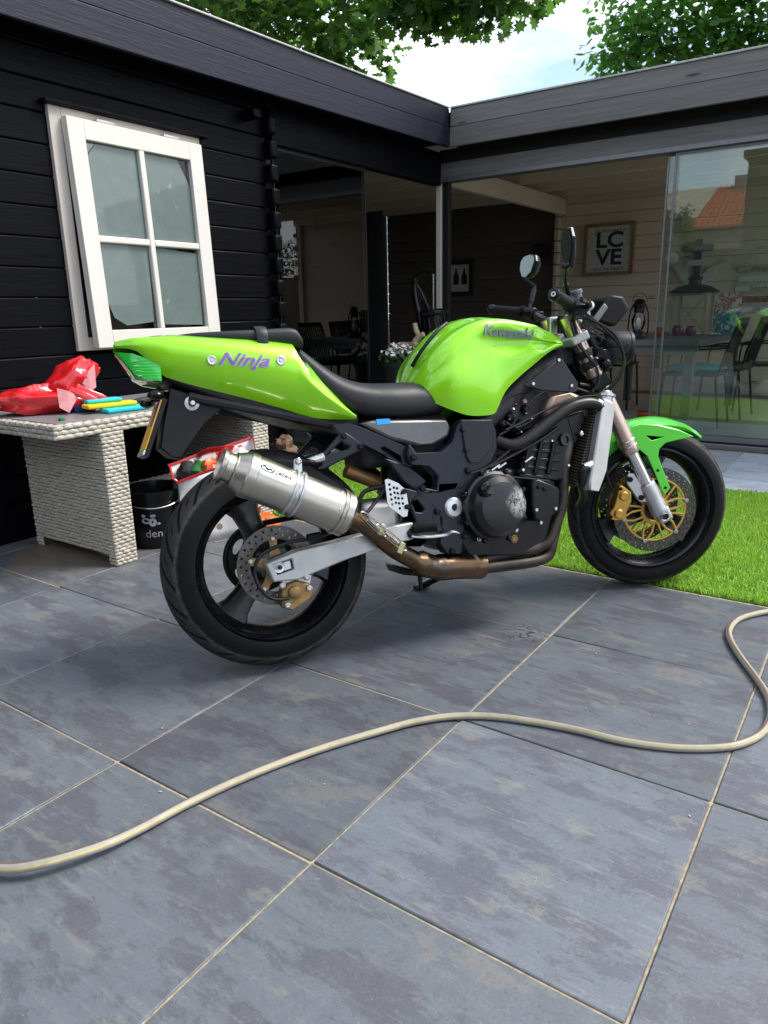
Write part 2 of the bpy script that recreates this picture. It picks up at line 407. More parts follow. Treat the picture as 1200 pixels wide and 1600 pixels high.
def pane(name, tint, refl=1.0, ior=1.52):
    q = NT(name); t = q.t; t.nodes.remove(q.b)
    tr = q.n('ShaderNodeBsdfTransparent'); tr.inputs[0].default_value = (*tint, 1); gl = q.n('ShaderNodeBsdfGlossy'); gl.inputs['Roughness'].default_value = .0
    gl.inputs['Color'].default_value = (refl, refl, refl, 1)
    fr = q.n('ShaderNodeFresnel'); fr.inputs[0].default_value = ior; mx = q.n('ShaderNodeMixShader')
    q.l(fr.outputs[0], mx.inputs[0]); q.l(tr.outputs[0], mx.inputs[1]); q.l(gl.outputs[0], mx.inputs[2]); q.l(mx.outputs[0], q.out.inputs[0]); MATS[name] = q.m
pane('door_glass', (.90, .95, .925), ior=1.62)
pane('shade_glass', (.88, .92, .90), ior=1.6)
pane('smoke_glass', (.55, .58, .57))
pane('lantern_glass', (.95, .95, .94))

def frosted():
    q = NT('frosted_foil'); co = q.coord('Object'); n1 = q.noise(co, 14, 6, .7); n2 = q.noise(co, 5, 5, .6)
    c = q.mix(n1, (.09, .125, .115), (.17, .215, .20)); c = q.mix(q.ramp(n2, (.62, 0.0), (.70, .5)), c, (.45, .50, .49))
    q.set(color=c, rough=.30, coat=.6, coatr=.03); MATS['frosted_foil'] = q.m
frosted()

def rattan_mat():
    q = NT('rattan'); co = q.coord('Object'); oi = q.noise(co, 30, 3, .6); big = q.noise(co, 3, 4, .6)
    c = q.mix(oi, (.38, .34, .27), (.64, .59, .50)); c = q.mix(q.ramp(big, (.60, 0.0), (.75, .5)), c, (.22, .22, .10))
    q.set(color=c, rough=.55); MATS['rattan'] = q.m
rattan_mat()

def tyre_mat():
    q = NT('tyre_rubber'); uvn = q.n('ShaderNodeUVMap'); sp = q.n('ShaderNodeSeparateXYZ'); q.l(uvn.outputs[0], sp.inputs[0])
    u, v = sp.outputs[0], sp.outputs[1]
    a = q.math('ABSOLUTE', q.math('SUBTRACT', v, .5))                       # 0 at the crown
    ph = q.math('ADD', q.math('MULTIPLY', u, 21.0), q.math('MULTIPLY', a, 5.0)); fr = q.math('FRACT', ph)
    gr = q.math('LESS_THAN', q.math('ABSOLUTE', q.math('SUBTRACT', fr, .5)), .10)
    band = q.math('MULTIPLY', q.math('GREATER_THAN', a, .05), q.math('LESS_THAN', a, .23)); g1 = q.math('MULTIPLY', gr, band)
    fr2 = q.math('FRACT', q.math('ADD', ph, .5)); g2 = q.math('MULTIPLY', q.math('LESS_THAN', q.math('ABSOLUTE', q.math('SUBTRACT', fr2, .5)), .05), q.math('MULTIPLY', q.math('GREATER_THAN', a, .12), q.math('LESS_THAN', a, .17)))
    g = q.math('MAXIMUM', g1, g2)
    co = q.coord('Object'); nz = q.noise(co, 60, 5, .7); nb = q.noise(co, 9, 4, .6)
    tread = q.math('LESS_THAN', a, .26)
    c = q.mix(tread, q.mix(nz, (.004, .004, .004), (.010, .0095, .009)), q.mix(nz, (.026, .0255, .0245), (.050, .049, .047)))
    scuff = q.math('MULTIPLY', q.ramp(q.math('ABSOLUTE', q.math('SUBTRACT', a, .245)), (.0, 1.0), (.035, 0.0)), q.ramp(nz, (.45, .1), (.7, .8)))
    c = q.mix(scuff, c, (.13, .12, .105)); c = q.mix(g, c, (.005, .005, .005))
    ring = q.math('LESS_THAN', q.math('ABSOLUTE', q.math('SUBTRACT', a, .36)), .006)
    q.set(color=c, rough=q.ramp(nb, (.3, .50), (.7, .75)), spec=.2)
    q.bump(q.math('SUBTRACT', q.math('ADD', q.math('MULTIPLY', nz, .12), q.math('MULTIPLY', ring, .4)), g), .8, .004); MATS['tyre_rubber'] = q.m
tyre_mat()

def muffler_mat():
    q = NT('brushed_titanium'); co = q.coord('Object', scale=(60, 60, 60)); n1 = q.noise(q.coord('Object'), 6, 5, .6); n2 = q.noise(co, 3, 2, .5)
    c = q.mix(n1, (.38, .34, .28), (.62, .58, .50)); q.set(color=c, metal=1.0, rough=q.ramp(n1, (.3, .24), (.7, .40)))
    q.bump(n2, .04, .001); MATS['brushed_titanium'] = q.m
    q = NT('burnt_pipe'); n1 = q.noise(q.coord('Object'), 9, 5, .65); n3 = q.noise(q.coord('Object'), 40, 4, .6)
    c = q.ramp(n1, (.30, (.05, .036, .028)), (.45, (.17, .105, .055)), (.58, (.10, .075, .06)), (.72, (.24, .20, .14)))
    q.set(color=c, metal=1.0, rough=q.ramp(n3, (.3, .22), (.7, .45))); MATS['burnt_pipe'] = q.m
    q = NT('header_pipe'); n1 = q.noise(q.coord('Object'), 12, 5, .65)
    c = q.ramp(n1, (.3, (.030, .026, .024)), (.7, (.085, .070, .060))); q.set(color=c, metal=.8, rough=.5); MATS['header_pipe'] = q.m
muffler_mat()

def scratched():
    q = NT('scratched_cover'); co = q.coord('Object'); n = q.noise(co, 45, 8, .75, 1.5); n2 = q.noise(co, 10, 5, .6)
    d = q.n('ShaderNodeVectorMath', operation='DISTANCE'); q.l(co, d.inputs[0]); d.inputs[1].default_value = (0, 0, 0); MATS['_scr_d'] = d
    near = q.ramp(q.math('ADD', d.outputs['Value'], q.math('MULTIPLY', q.math('SUBTRACT', n2, .5), .05)), (.018, 1.0), (.052, 0.0))
    k = q.math('MULTIPLY', near, q.ramp(n, (.44, 0.0), (.52, 1.0)))
    q.set(color=q.mix(k, q.mix(n2, (.005, .005, .006), (.011, .011, .013)), (.42, .42, .42)), metal=q.math('MULTIPLY', k, .7), rough=q.math('ADD', .34, q.math('MULTIPLY', k, .25)))
    q.bump(n, .12, .002); MATS['scratched_cover'] = q.m
scratched()

def fins():
    q = NT('radiator_core'); co = q.coord('Object'); w = q.n('ShaderNodeTexWave', wave_type='BANDS', bands_direction='Z'); w.inputs['Scale'].default_value = 36; w.inputs['Distortion'].default_value = .3; q.l(co, w.inputs[0])
    n = q.noise(co, 60, 4, .6)
    c = q.mix(w.outputs[0], (.008, .008, .008), q.mix(n, (.05, .042, .03), (.16, .135, .09))); q.set(color=c, rough=.6, metal=.3); q.bump(w.outputs[0], .8, .004); MATS['radiator_core'] = q.m
fins()

def hose_mat():
    q = NT('garden_hose'); uvn = q.n('ShaderNodeUVMap'); sp = q.n('ShaderNodeSeparateXYZ'); q.l(uvn.outputs[0], sp.inputs[0]); v = sp.outputs[1]
    v4 = q.math('FRACT', q.math('MULTIPLY', v, 2.0))
    n = q.noise(q.coord('Object'), 40, 4, .6)
    c = q.ramp(v4, (.0, (.34, .32, .28)), (.28, (.34, .32, .28)), (.30, (.60, .49, .13)), (.40, (.60, .49, .13)), (.42, (.40, .38, .34)), (.78, (.40, .38, .34)), (.80, (.17, .09, .03)), (.97, (.17, .09, .03)))
    n2 = q.noise(q.coord('Object'), 7, 6, .7); c = q.mix(q.ramp(n2, (.48, 0.0), (.62, .55)), c, (.20, .17, .13))
    q.set(color=q.mix(q.math('MULTIPLY', n, .35), c, (.25, .22, .18)), rough=q.ramp(n, (.3, .35), (.7, .6))); MATS['garden_hose'] = q.m
hose_mat()

def leafm(name, c0, c1, tr=.35):
    q = NT(name); oi = q.n('ShaderNodeNewGeometry'); rn = oi.outputs['Random Per Island']
    c = q.mix(rn, c0, c1); q.set(color=c, rough=.5)
    t = q.n('ShaderNodeBsdfTranslucent'); q.l(q.mix(rn, tuple(min(1, x * 1.6) for x in c0), tuple(min(1, x * 1.8) for x in c1)), t.inputs[0])
    mx = q.n('ShaderNodeMixShader'); mx.inputs[0].default_value = tr; q.l(q.b.outputs[0], mx.inputs[1]); q.l(t.outputs[0], mx.inputs[2]); q.l(mx.outputs[0], q.out.inputs[0]); MATS[name] = q.m
leafm('maple_leaf', (.035, .095, .014), (.12, .26, .035), .5)
leafm('bright_leaf', (.050, .160, .022), (.13, .32, .045), .45)
leafm('turf', (.17, .37, .02), (.42, .68, .09), .3)
leafm('hedge_leaf', (.03, .07, .015), (.10, .17, .035))

def plasticbag(name, col, shine):
    q = NT(name); co = q.coord('Object'); n = q.noise(co, 22, 5, .7, 1.2)
    q.set(color=q.mix(n, tuple(c * .8 for c in col), tuple(min(1, c * 1.15) for c in col)), rough=.22, coat=shine, coatr=.1, sss=0.0); q.bump(n, .35, .008); MATS[name] = q.m
plasticbag('red_bag', (.72, .010, .014), .8)
plasticbag('pink_inside', (.78, .32, .33), .3)
def giftbag():
    q = NT('print_bag'); co = q.coord('Object', scale=(1, 1, 1)); v = q.n('ShaderNodeTexVoronoi'); v.inputs['Scale'].default_value = 20; q.l(co, v.inputs[0])
    sp = q.n('ShaderNodeSeparateXYZ'); q.l(v.outputs['Color'], sp.inputs[0])
    dot = q.math('LESS_THAN', v.outputs['Distance'], .34); pick = q.math('GREATER_THAN', sp.outputs[0], .45)
    c = q.mix(q.math('MULTIPLY', dot, pick), (.72, .70, .68), q.mix(q.math('GREATER_THAN', sp.outputs[1], .45), (.30, .22, .16), (.55, .02, .03)))
    q.set(color=c, rough=.4, coat=.3); q.bump(q.noise(q.coord('Object'), 18, 4, .6), .3, .01); MATS['print_bag'] = q.m
giftbag()
def painting():
    q = NT('splash_painting'); co = q.coord('Object', scale=(1, 1, 1)); n = q.noise(co, 7, 3, .5, 2.5); sp = q.n('ShaderNodeSeparateXYZ'); q.l(co, sp.inputs[0])
    low = q.ramp(n, (.40, (.70, .72, .70)), (.47, (.03, .38, .42)), (.56, (.02, .16, .30)), (.64, (.72, .74, .72)))
    up = q.ramp(n, (.44, (.75, .74, .72)), (.52, (.55, .04, .06)), (.62, (.75, .74, .72)))
    q.set(color=q.mix(q.math('GREATER_THAN', sp.outputs[2], .20), low, up), rough=.6); MATS['splash_painting'] = q.m
painting()
def rug():
    q = NT('rug_mat'); n = q.noise(q.coord('Object'), 16, 6, .7); q.set(color=q.mix(n, (.16, .19, .15), (.34, .37, .30)), rough=.95); q.bump(n, .8, .01); MATS['rug_mat'] = q.m
    q = NT('room_floor'); n = q.noise(q.coord('Object'), 5, 6, .6); q.set(color=q.mix(n, (.60, .56, .50), (.72, .68, .61)), rough=.45); MATS['room_floor'] = q.m
rug()
# ================================================================== SETTING
g = MB(); g.box((0, 0, -.11), (160, 160, .1)); build(g, 'ground', MATS['gravel_dark'], kind='structure', smooth=False)

# patio: sand bed with single slabs
b = MB(); b.bb((-2.45, -3.65, -.055), (4.25, 1.815, -.0035)); patio = build(b, 'patio', MATS['sand'], kind='structure', smooth=False)
def slab_mesh():
    t = MB(); t.box((0, 0, -.015), (TILE - .0052, TILE - .0052, .03)); return t
slab0 = None; PALE = []
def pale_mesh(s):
    if not PALE: PALE.append(s.data.copy()); PALE[0].materials[0] = MATS['slate_lit']
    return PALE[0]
def lay_slab(x, y, par, pale=False):
    global slab0
    if slab0 is None:
        slab0 = build(slab_mesh(), 'paving_slab', MATS['slate'], par, origin=(0, 0, 0), bevel=.0025, seg=1); s = slab0
    else:
        s = slab0.copy(); COL.objects.link(s); s.parent = par
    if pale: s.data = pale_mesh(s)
    s.location = Vector((x, y, random.uniform(-.0012, .0012))) - worg(par)
    s.rotation_euler = (random.uniform(-.0015, .0015), random.uniform(-.0015, .0015), random.choice((0, 0, math.pi)))
for a in range(-4, 7):
    for c in range(-6, 3):
        lay_slab((a + .5) * TILE, (c + .5) * TILE, patio)
# paving strip between lawn and doors
b = MB(); b.bb((-1.75, 3.54, -.055), (4.25, 4.80, -.0035)); strip = build(b, 'terrace_strip', MATS['sand'], kind='structure', smooth=False)
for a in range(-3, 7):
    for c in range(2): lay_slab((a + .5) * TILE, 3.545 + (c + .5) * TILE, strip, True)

# lawn of artificial turf
LX0, LX1, LY0, LY1 = -1.72, 4.2, 1.822, 3.535
b = MB(); b.bb((LX0, LY0, -.06), (LX1, LY1, -.003)); build(b, 'lawn_bed', simple('turf_backing', (.05, .12, .02), .9), kind='structure', smooth=False)
def turf():
    n = 170000
    x = rng.uniform(LX0, 2.7, n); y = LY0 + (LY1 - LY0) * rng.uniform(0, 1, n) ** 1.15
    y += rng.normal(0, .004, n)
    a = rng.uniform(0, 2 * np.pi, n); h = rng.uniform(.010, .024, n); w = rng.uniform(.0011, .0019, n); ln = rng.uniform(.004, .020, n); la = rng.uniform(0, 2 * np.pi, n)
    patch = np.sin(x * 9 + np.sin(y * 7)) * .5 + np.sin(y * 11 - x * 4) * .5; h *= 1 + .18 * patch
    P = np.zeros((n, 5, 3)); dx, dy = np.cos(a) * w, np.sin(a) * w; ex, ey = np.cos(la) * ln, np.sin(la) * ln
    P[:, 0] = np.stack([x - dx, y - dy, np.full(n, -.003)], 1); P[:, 1] = np.stack([x + dx, y + dy, np.full(n, -.003)], 1)
    P[:, 2] = np.stack([x + ex * .4 + dx, y + ey * .4 + dy, h * .65], 1); P[:, 3] = np.stack([x + ex * .4 - dx, y + ey * .4 - dy, h * .65], 1)
    P[:, 4] = np.stack([x + ex, y + ey, h], 1)
    me = bpy.data.meshes.new('lawn'); me.vertices.add(n * 5); me.vertices.foreach_set('co', P.ravel())
    base = np.arange(n) * 5
    quads = np.stack([base, base + 1, base + 2, base + 3], 1); tris = np.stack([base + 3, base + 2, base + 4], 1)
    loops = np.concatenate([quads, tris], 1).ravel(); me.loops.add(n * 7); me.loops.foreach_set('vertex_index', loops)
    ls = np.stack([np.arange(n) * 7, np.arange(n) * 7 + 4], 1).ravel(); me.polygons.add(n * 2); me.polygons.foreach_set('loop_start', ls)
    me.update(calc_edges=True); me.validate(); me.materials.append(MATS['turf'])
    o = bpy.data.objects.new('lawn', me); COL.objects.link(o); props(o, 'bright green artificial turf in a strip under the front wheel', 'lawn', kind='stuff')
turf()

# ------------------------------------------------------------------ left log cabin
WX = -1.92; PITCH = .1335; Z0 = .045; NL = 17
cabin = empty('log_cabin', (WX, 0, 0), 'black stained log cabin on the left with a white top-hung window', 'cabin')
def logboard(par, x0, x1, y0, y1, z0, z1, mat, name='plank', bev=.007):
    t = MB(); t.bb((x0, y0, z0), (x1, y1, z1)); return build(t, name, mat, par, origin=((x0 + x1) / 2, (y0 + y1) / 2, (z0 + z1) / 2), bevel=bev, seg=2)
WY0, WY1, WZ0, WZ1 = 1.28, 2.17, .86, 1.95
for k in range(-1, NL):
    z0 = max(.0, Z0 + k * PITCH); z1 = Z0 + (k + 1) * PITCH - .0015
    segs = [(-2.6, 2.72)] if (z1 < WZ0 + .03 or z0 > WZ1 - .06) else [(-2.6, WY0 + .02), (WY1 - .02, 2.72)]
    for (a, c) in segs: logboard(cabin, WX - .045, WX + random.uniform(-.0012, .0012), a, c, z0, z1, MATS['black_wood_y'])
    if k >= 0: logboard(cabin, WX - .02, WX + .062, 2.70 + random.uniform(-.003, .003), 2.765, z0 + .012, z1 - .02, MATS['black_wood_y'], 'log_end', .014)
t = MB(); t.bb((-4.6, 2.722, 0), (WX - .046, 2.762, 2.30)); build(t, 'end_wall', MATS['dark_wall'], cabin, smooth=False)
t = MB(); t.bb((-4.68, -2.6, 0), (-4.62, 2.72, 2.42)); build(t, 'rear_wall', MATS['dark_wall'], cabin, smooth=False)
t = MB(); t.bb((-4.6, -2.66, 0), (WX, -2.61, 2.30)); build(t, 'gable_wall', MATS['black_wood_y'], cabin, smooth=False)
# roof edge: fascia of two boards, zinc strip, soffit; the left roof falls gently towards the camera
FX, FY = -1.73, 4.64
def fz(y): return 2.26 - (FY - y) * .0185
def slope_board(par, x, y0, y1, dz0, dz1, th, mat, name):
    t = MB(); ys = (y0, y1)
    vs = [(x - th * i, y, fz(y) + dz) for y in ys for dz in (dz0, dz1) for i in (0, 1)]
    t.add(vs, [(0, 2, 3, 1), (4, 5, 7, 6), (0, 1, 5, 4), (2, 6, 7, 3), (0, 4, 6, 2), (1, 3, 7, 5)])
    return build(t, name, mat, par, bevel=.004)
slope_board(cabin, FX, -2.6, FY, 0, .143, .028, MATS['fascia_y'], 'fascia_board')
slope_board(cabin, FX - .007, -2.6, FY + .007, .146, .275, .028, MATS['fascia_y'], 'fascia_board')
slope_board(cabin, FX + .006, -2.6, FY - .006, .2755, .287, .06, MATS['zinc_trim'], 'roof_trim')
slope_board(cabin, FX - .03, -2.6, FY, .03, .05, .26, MATS['black_wood_y'], 'soffit')
slope_board(cabin, FX - .03, -2.6, 4.9, .20, .26, 2.9, MATS['dark_wall'], 'roof')
for y in (2.56,): 
    t = MB(); t.box((WX + .05, y, 2.135), (.10, .06, .05)); build(t, 'bracket', MATS['black_wood_y'], cabin, bevel=.008)

# window: frame > sash, panes, muntins
wf = MB(); fw = .062
for a, c in (((WY0, WZ0), (WY0 + fw, WZ1)), ((WY1 - fw, WZ0), (WY1, WZ1)), ((WY0 + fw, WZ1 - fw), (WY1 - fw, WZ1)), ((WY0 + fw, WZ0), (WY1 - fw, WZ0 + fw))):
    wf.bb((WX - .05, a[0], a[1]), (WX + .022, c[0], c[1]))
window = build(wf, 'window', MATS['frame_white'], cabin, bevel=.003, label='white top-hung window pushed slightly open at the bottom')
t = MB(); t.bb((WX - .001, WY0 - .03, WZ1 + .001), (WX + .055, WY1 + .04, WZ1 + .016)); build(t, 'drip_cap', MATS['black_wood_y'], window, bevel=.003)
tilt = R(2.2)
SY0, SY1, SH = WY0 + .055, WY1 - .030, WZ1 - WZ0 - .055
SF = Frame((WX + .026, 0, WZ1 - .045), (0, 1, 0), (math.cos(tilt), 0, math.sin(tilt)), (-math.sin(tilt), 0, math.cos(tilt)))   # x along wall, y outwards, z up the sash
SF.Z = np.array((-math.sin(tilt) * 1.0, 0, math.cos(tilt)))
sw = .088; t = MB(SF)
t.bb((SY0, 0, -SH), (SY0 + sw, .042, 0)); t.bb((SY1 - sw, 0, -SH), (SY1, .042, 0))
t.bb((SY0 + sw, 0, -sw), (SY1 - sw, .0415, 0)); t.bb((SY0 + sw, 0, -SH), (SY1 - sw, .0415, -SH + sw * .95))
sash = build(t, 'sash', MATS['white_paint'], window, bevel=.003)
gx0, gx1, gz0, gz1 = SY0 + sw, SY1 - sw, -SH + sw * .95, -sw; mx_, mz_ = (gx0 + gx1) / 2, (gz0 + gz1) / 2 - .005; mw = .016
t = MB(SF); t.bb((mx_ - mw, .006, gz0 - .002), (mx_ + mw, .040, gz1 + .002)); build(t, 'muntin', MATS['white_paint'], window, bevel=.006)
t = MB(SF); t.bb((gx0 - .002, .004, mz_ - mw), (mx_ - mw, .039, mz_ + mw)); t.bb((mx_ + mw, .004, mz_ - mw), (gx1 + .002, .039, mz_ + mw)); build(t, 'muntin', MATS['white_paint'], window, bevel=.006)
ch = .05
for i, (xa, xb) in enumerate(((gx0, mx_ - mw), (mx_ + mw, gx1))):
    for j, (za, zb) in enumerate(((gz0, mz_ - mw), (mz_ + mw, gz1))):
        t = MB(SF); t.bb((xa - .003, .012, za - .003), (xb + .003, .016, zb + .003)); build(t, 'glass_pane', MATS['lantern_glass'], window)
        c = [(xa + .003, za + .003), (xb - .003, za + .003), (xb - .003, zb - .003), (xa + .003, zb - .003)]
        if (i, j) == (0, 1): c = c[:3] + [(xa + .065, zb - .004), (xa + .004, zb - .075)]
        if (i, j) == (1, 1): c = c[:2] + [(xb - .004, zb - .13), (xb - .075, zb - .004), c[3]]
        if (i, j) == (0, 0): c = [(xa + .11, za + .02), (xb - .02, za + .035), (xb - .003, zb - .003), (xa + .003, zb - .003), (xa + .006, za + .16), (xa + .04, za + .06)]
        if (i, j) == (1, 0): c = [(xa + .02, za + .02), (xb - .02, za + .012), (xb - .004, zb - .02), (xa + .003, zb - .003)]
        t = MB(SF); t.prism(c, .0165, .0180); build(t, 'foil', MATS['frosted_foil'], window, smooth=False)
for yy in (SY0 + .17, SY1 - .24):
    t = MB(SF); t.bb((yy, .0, .004), (yy + .10, .030, .016)); build(t, 'hinge', MATS['alloy_pale'], window, bevel=.002)
for yy in (gx0 + .14, gx1 - .09):
    t = MB(SF); t.bb((yy, .0422, -SH + .035), (yy + .02, .0445, -SH + .042)); build(t, 'screw_hole', MATS['ink_black'], window)
t = MB(); t.bb((-2.05, WY0, WZ0), (-2.0, WY1, WZ1)); build(t, 'dark_backing', MATS['dark_wall'], window)  # dark sheet added behind the panes in place of the unlit inside

# ------------------------------------------------------------------ right garden room
GY = 4.86
room = empty('summer_house', (-1.95, GY, 0), 'open-fronted summer house with grey glass sliding doors and whitewashed inside', 'summer house')
def rbox(a, c, name, mat, bev=.003, par=None):
    t = MB(); t.bb(a, c); A, C = np.array(a, float), np.array(c, float); return build(t, name, mat, par or room, origin=(A + C) / 2, bevel=bev)
FXE = 2.45  # roof stops short, out of view, to let sun reach the open end
rbox((FX, FY, 2.262), (FXE, FY + .028, 2.405), 'fascia_board', MATS['fascia_x'], .004)
rbox((FX, FY + .007, 2.408), (FXE, FY + .035, 2.535), 'fascia_board', MATS['fascia_x'], .004)
rbox((FX + .006, FY - .006, 2.5355), (FXE, FY + .055, 2.548), 'roof_trim', MATS['zinc_trim'], .002)
rbox((FX - .03, FY + .03, 2.292), (FXE, GY + .12, 2.312), 'soffit', MATS['black_wood_x'])
rbox((-4.6, FY + .04, 2.46), (FXE, 8.1, 2.52), 'roof', MATS['dark_wall'])
rbox((-1.93, GY - .03, 2.19), (2.3, GY + .05, 2.29), 'header_board', MATS['black_wood_x'])
rbox((-1.93, GY - .045, 2.045), (2.3, GY + .055, 2.188), 'door_track', MATS['fascia_x'], .004)
rbox((-1.955, GY - .055, 2.042), (2.3, GY + .06, 2.075), 'track_rail', MATS['door_grey'], .002)
rbox((-1.965, GY - .035, 0), (-1.915, GY + .02, 2.19), 'corner_post', MATS['frame_white'], .004)
rbox((-1.905, GY - .025, 0), (-1.85, GY + .03, 2.045), 'door_jamb', MATS['black_wood_x'], .004)
rbox((-1.85, GY - .05, -.004), (2.3, GY + .07, .035), 'door_sill', MATS['door_grey'], .004)
rbox((-1.85, GY - .022, .035), (2.3, GY - .016, .05), 'sill_rail', MATS['dark_metal'], .001)
rbox((2.2, GY - .03, 0), (2.3, GY + .06, 2.045), 'end_post', MATS['black_wood_x'], .004)
rbox((2.22, 7.9, 0), (2.3, 8.0, 2.36), 'end_post', MATS['whitewash'], .004)
# beams over the left opening and its glass
rbox((-1.99, 2.77, 2.02), (-1.91, GY - .04, 2.27), 'lintel', MATS['black_wood_y'], .004)
def glass_door(axis, a0, a1, off, z0, z1, mat, stile, name='sliding_door', w=.014):
    t = MB(); cr = lambda a, o, z: (a, o, z) if axis == 0 else (o, a, z)
    t.bb(cr(a0, off - .008, z0), cr(a0 + w, off + .008, z1)); t.bb(cr(a1 - w, off - .008, z0), cr(a1, off + .008, z1))
    t.bb(cr(a0 + w, off - .009, z0), cr(a1 - w, off + .009, z0 + .04)); t.bb(cr(a0 + w, off - .009, z1 - .025), cr(a1 - w, off + .009, z1))
    d = build(t, name, stile, room, bevel=.0015)
    t = MB(); t.bb(cr(a0 + w - .002, off - .003, z0 + .03), cr(a1 - w + .002, off + .003, z1 - .02)); build(t, 'glass_pane', mat, d, smooth=False)
    return d
glass_door(0, -.045, .98, GY - .012, .045, 2.05, MATS['door_glass'], MATS['door_grey'])
glass_door(0, -.105, .92, GY + .022, .045, 2.05, MATS['door_glass'], MATS['door_grey'])
glass_door(0, .97, 1.98, GY - .012, .045, 2.05, MATS['door_glass'], MATS['door_grey'])
glass_door(1, 2.80, 3.78, -1.95, .045, 2.02, MATS['shade_glass'], MATS['dark_metal'], w=.007)
glass_door(1, 2.84, 3.74, -1.985, .045, 2.02, MATS['shade_glass'], MATS['dark_metal'], w=.007)
t = MB(); t.bb((-1.99, 2.77, -.004), (-1.91, GY - .05, .045)); build(t, 'door_sill', MATS['door_grey'], room, bevel=.003)
t = MB(); t.bb((2.34, 4.82, -.06), (4.5, 9.5, -.004)); build(t, 'bounce_terrace', MATS['slate_lit'], kind='structure', smooth=False)  # added out of view: pale ground that bounces sun into the room
# inside: floor, back wall of planks, ceiling boards, rafters, beam
t = MB(); t.prism([(-4.6, 2.77), (-1.95, 2.77), (-1.95, 4.88), (2.3, 4.88), (2.3, 8.0), (-4.6, 8.0)], -.04, .022, plane='xy'); build(t, 'floor', MATS['room_floor'], kind='structure', smooth=False)
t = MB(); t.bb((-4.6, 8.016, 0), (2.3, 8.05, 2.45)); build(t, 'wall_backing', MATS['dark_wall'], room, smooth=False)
for k in range(-1, 18):
    z0 = max(.022, Z0 + k * PITCH + .01); z1 = Z0 + (k + 1) * PITCH + .0085
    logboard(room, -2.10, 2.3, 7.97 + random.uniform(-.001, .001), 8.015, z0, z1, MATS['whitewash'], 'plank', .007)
    logboard(room, -4.6, -2.12, 7.97 + random.uniform(-.001, .001), 8.015, z0, z1, MATS['plank_dark'], 'plank', .007)
    logboard(room, -2.14, -2.08, 7.88, 7.968, z0 + .003, z1 - .006, MATS['whitewash'], 'log_end', .012)
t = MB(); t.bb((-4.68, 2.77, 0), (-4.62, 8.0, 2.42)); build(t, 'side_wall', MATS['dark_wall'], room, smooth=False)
for k in range(26):
    y = 2.80 + k * .2
    if y > 7.85: break
    rbox((-4.6, y, 2.372), (2.3 if y > GY - .1 else -1.95, y + .192, 2.39), 'ceiling_board', MATS['whitewash'], .002)
for y in (5.45, 6.05, 6.65, 7.25, 7.80): rbox((-4.55, y, 2.255), (2.25, y + .05, 2.37), 'rafter', MATS['whitewash'], .004)
rbox((-2.09, GY + .08, 2.075), (-2.03, 7.96, 2.25), 'beam', MATS['whitewash_y'], .004)
rbox((-1.2, 7.955, .024), (2.25, 7.968, .055), 'skirting', MATS['oak'], .002)
# ================================================================== MOTORCYCLE
BANG, BLEAN, BSTEER, WB, RAKE = R(58.22), R(11.48), R(20.2), 1.441, R(24)
_X = np.array([math.cos(BANG), math.sin(BANG), 0]); _L = np.array([-math.sin(BANG), math.cos(BANG), 0]); _Zu = np.array([0, 0, 1.])
BK = Frame((-.0103, .5769, .006), _X, math.cos(BLEAN) * _L - math.sin(BLEAN) * _Zu, math.cos(BLEAN) * _Zu + math.sin(BLEAN) * _L)   # x forward, y to the bike's left, z up; leaning on its stand
_k = -math.sin(RAKE) * BK.X + math.cos(RAKE) * BK.Z; _ap = BK.O + (WB + .095) * BK.X
ST = Frame(_ap + rotv(BK.O - _ap, _k, -BSTEER), rotv(BK.X, _k, -BSTEER), rotv(BK.Y, _k, -BSTEER), rotv(BK.Z, _k, -BSTEER))          # the steered front end
bike = empty('motorcycle', tuple(BK.O), 'lime green naked motorcycle with silver exhaust, parked on its side stand', 'motorcycle')
def part(mb, name, mat, par=None, **kw): return build(mb, name, MATS[mat] if isinstance(mat, str) else mat, par or bike, **kw)
def xz(F, lst, off): return [(p[0], p[2]) for p in F.pts(lst, off)]
def bolt(par, F, p, r=.008, h=.006, mat='steel', ax=(0, -1, 0), name='bolt'):
    t = MB(F); t.lathe([(.0, h), (r * .55, h), (r * .62, h * .55), (r * .7, h), (r * .92, h * .9), (r, h * .4), (r, -.004)], p, ax, 14); return part(t, name, mat, par)

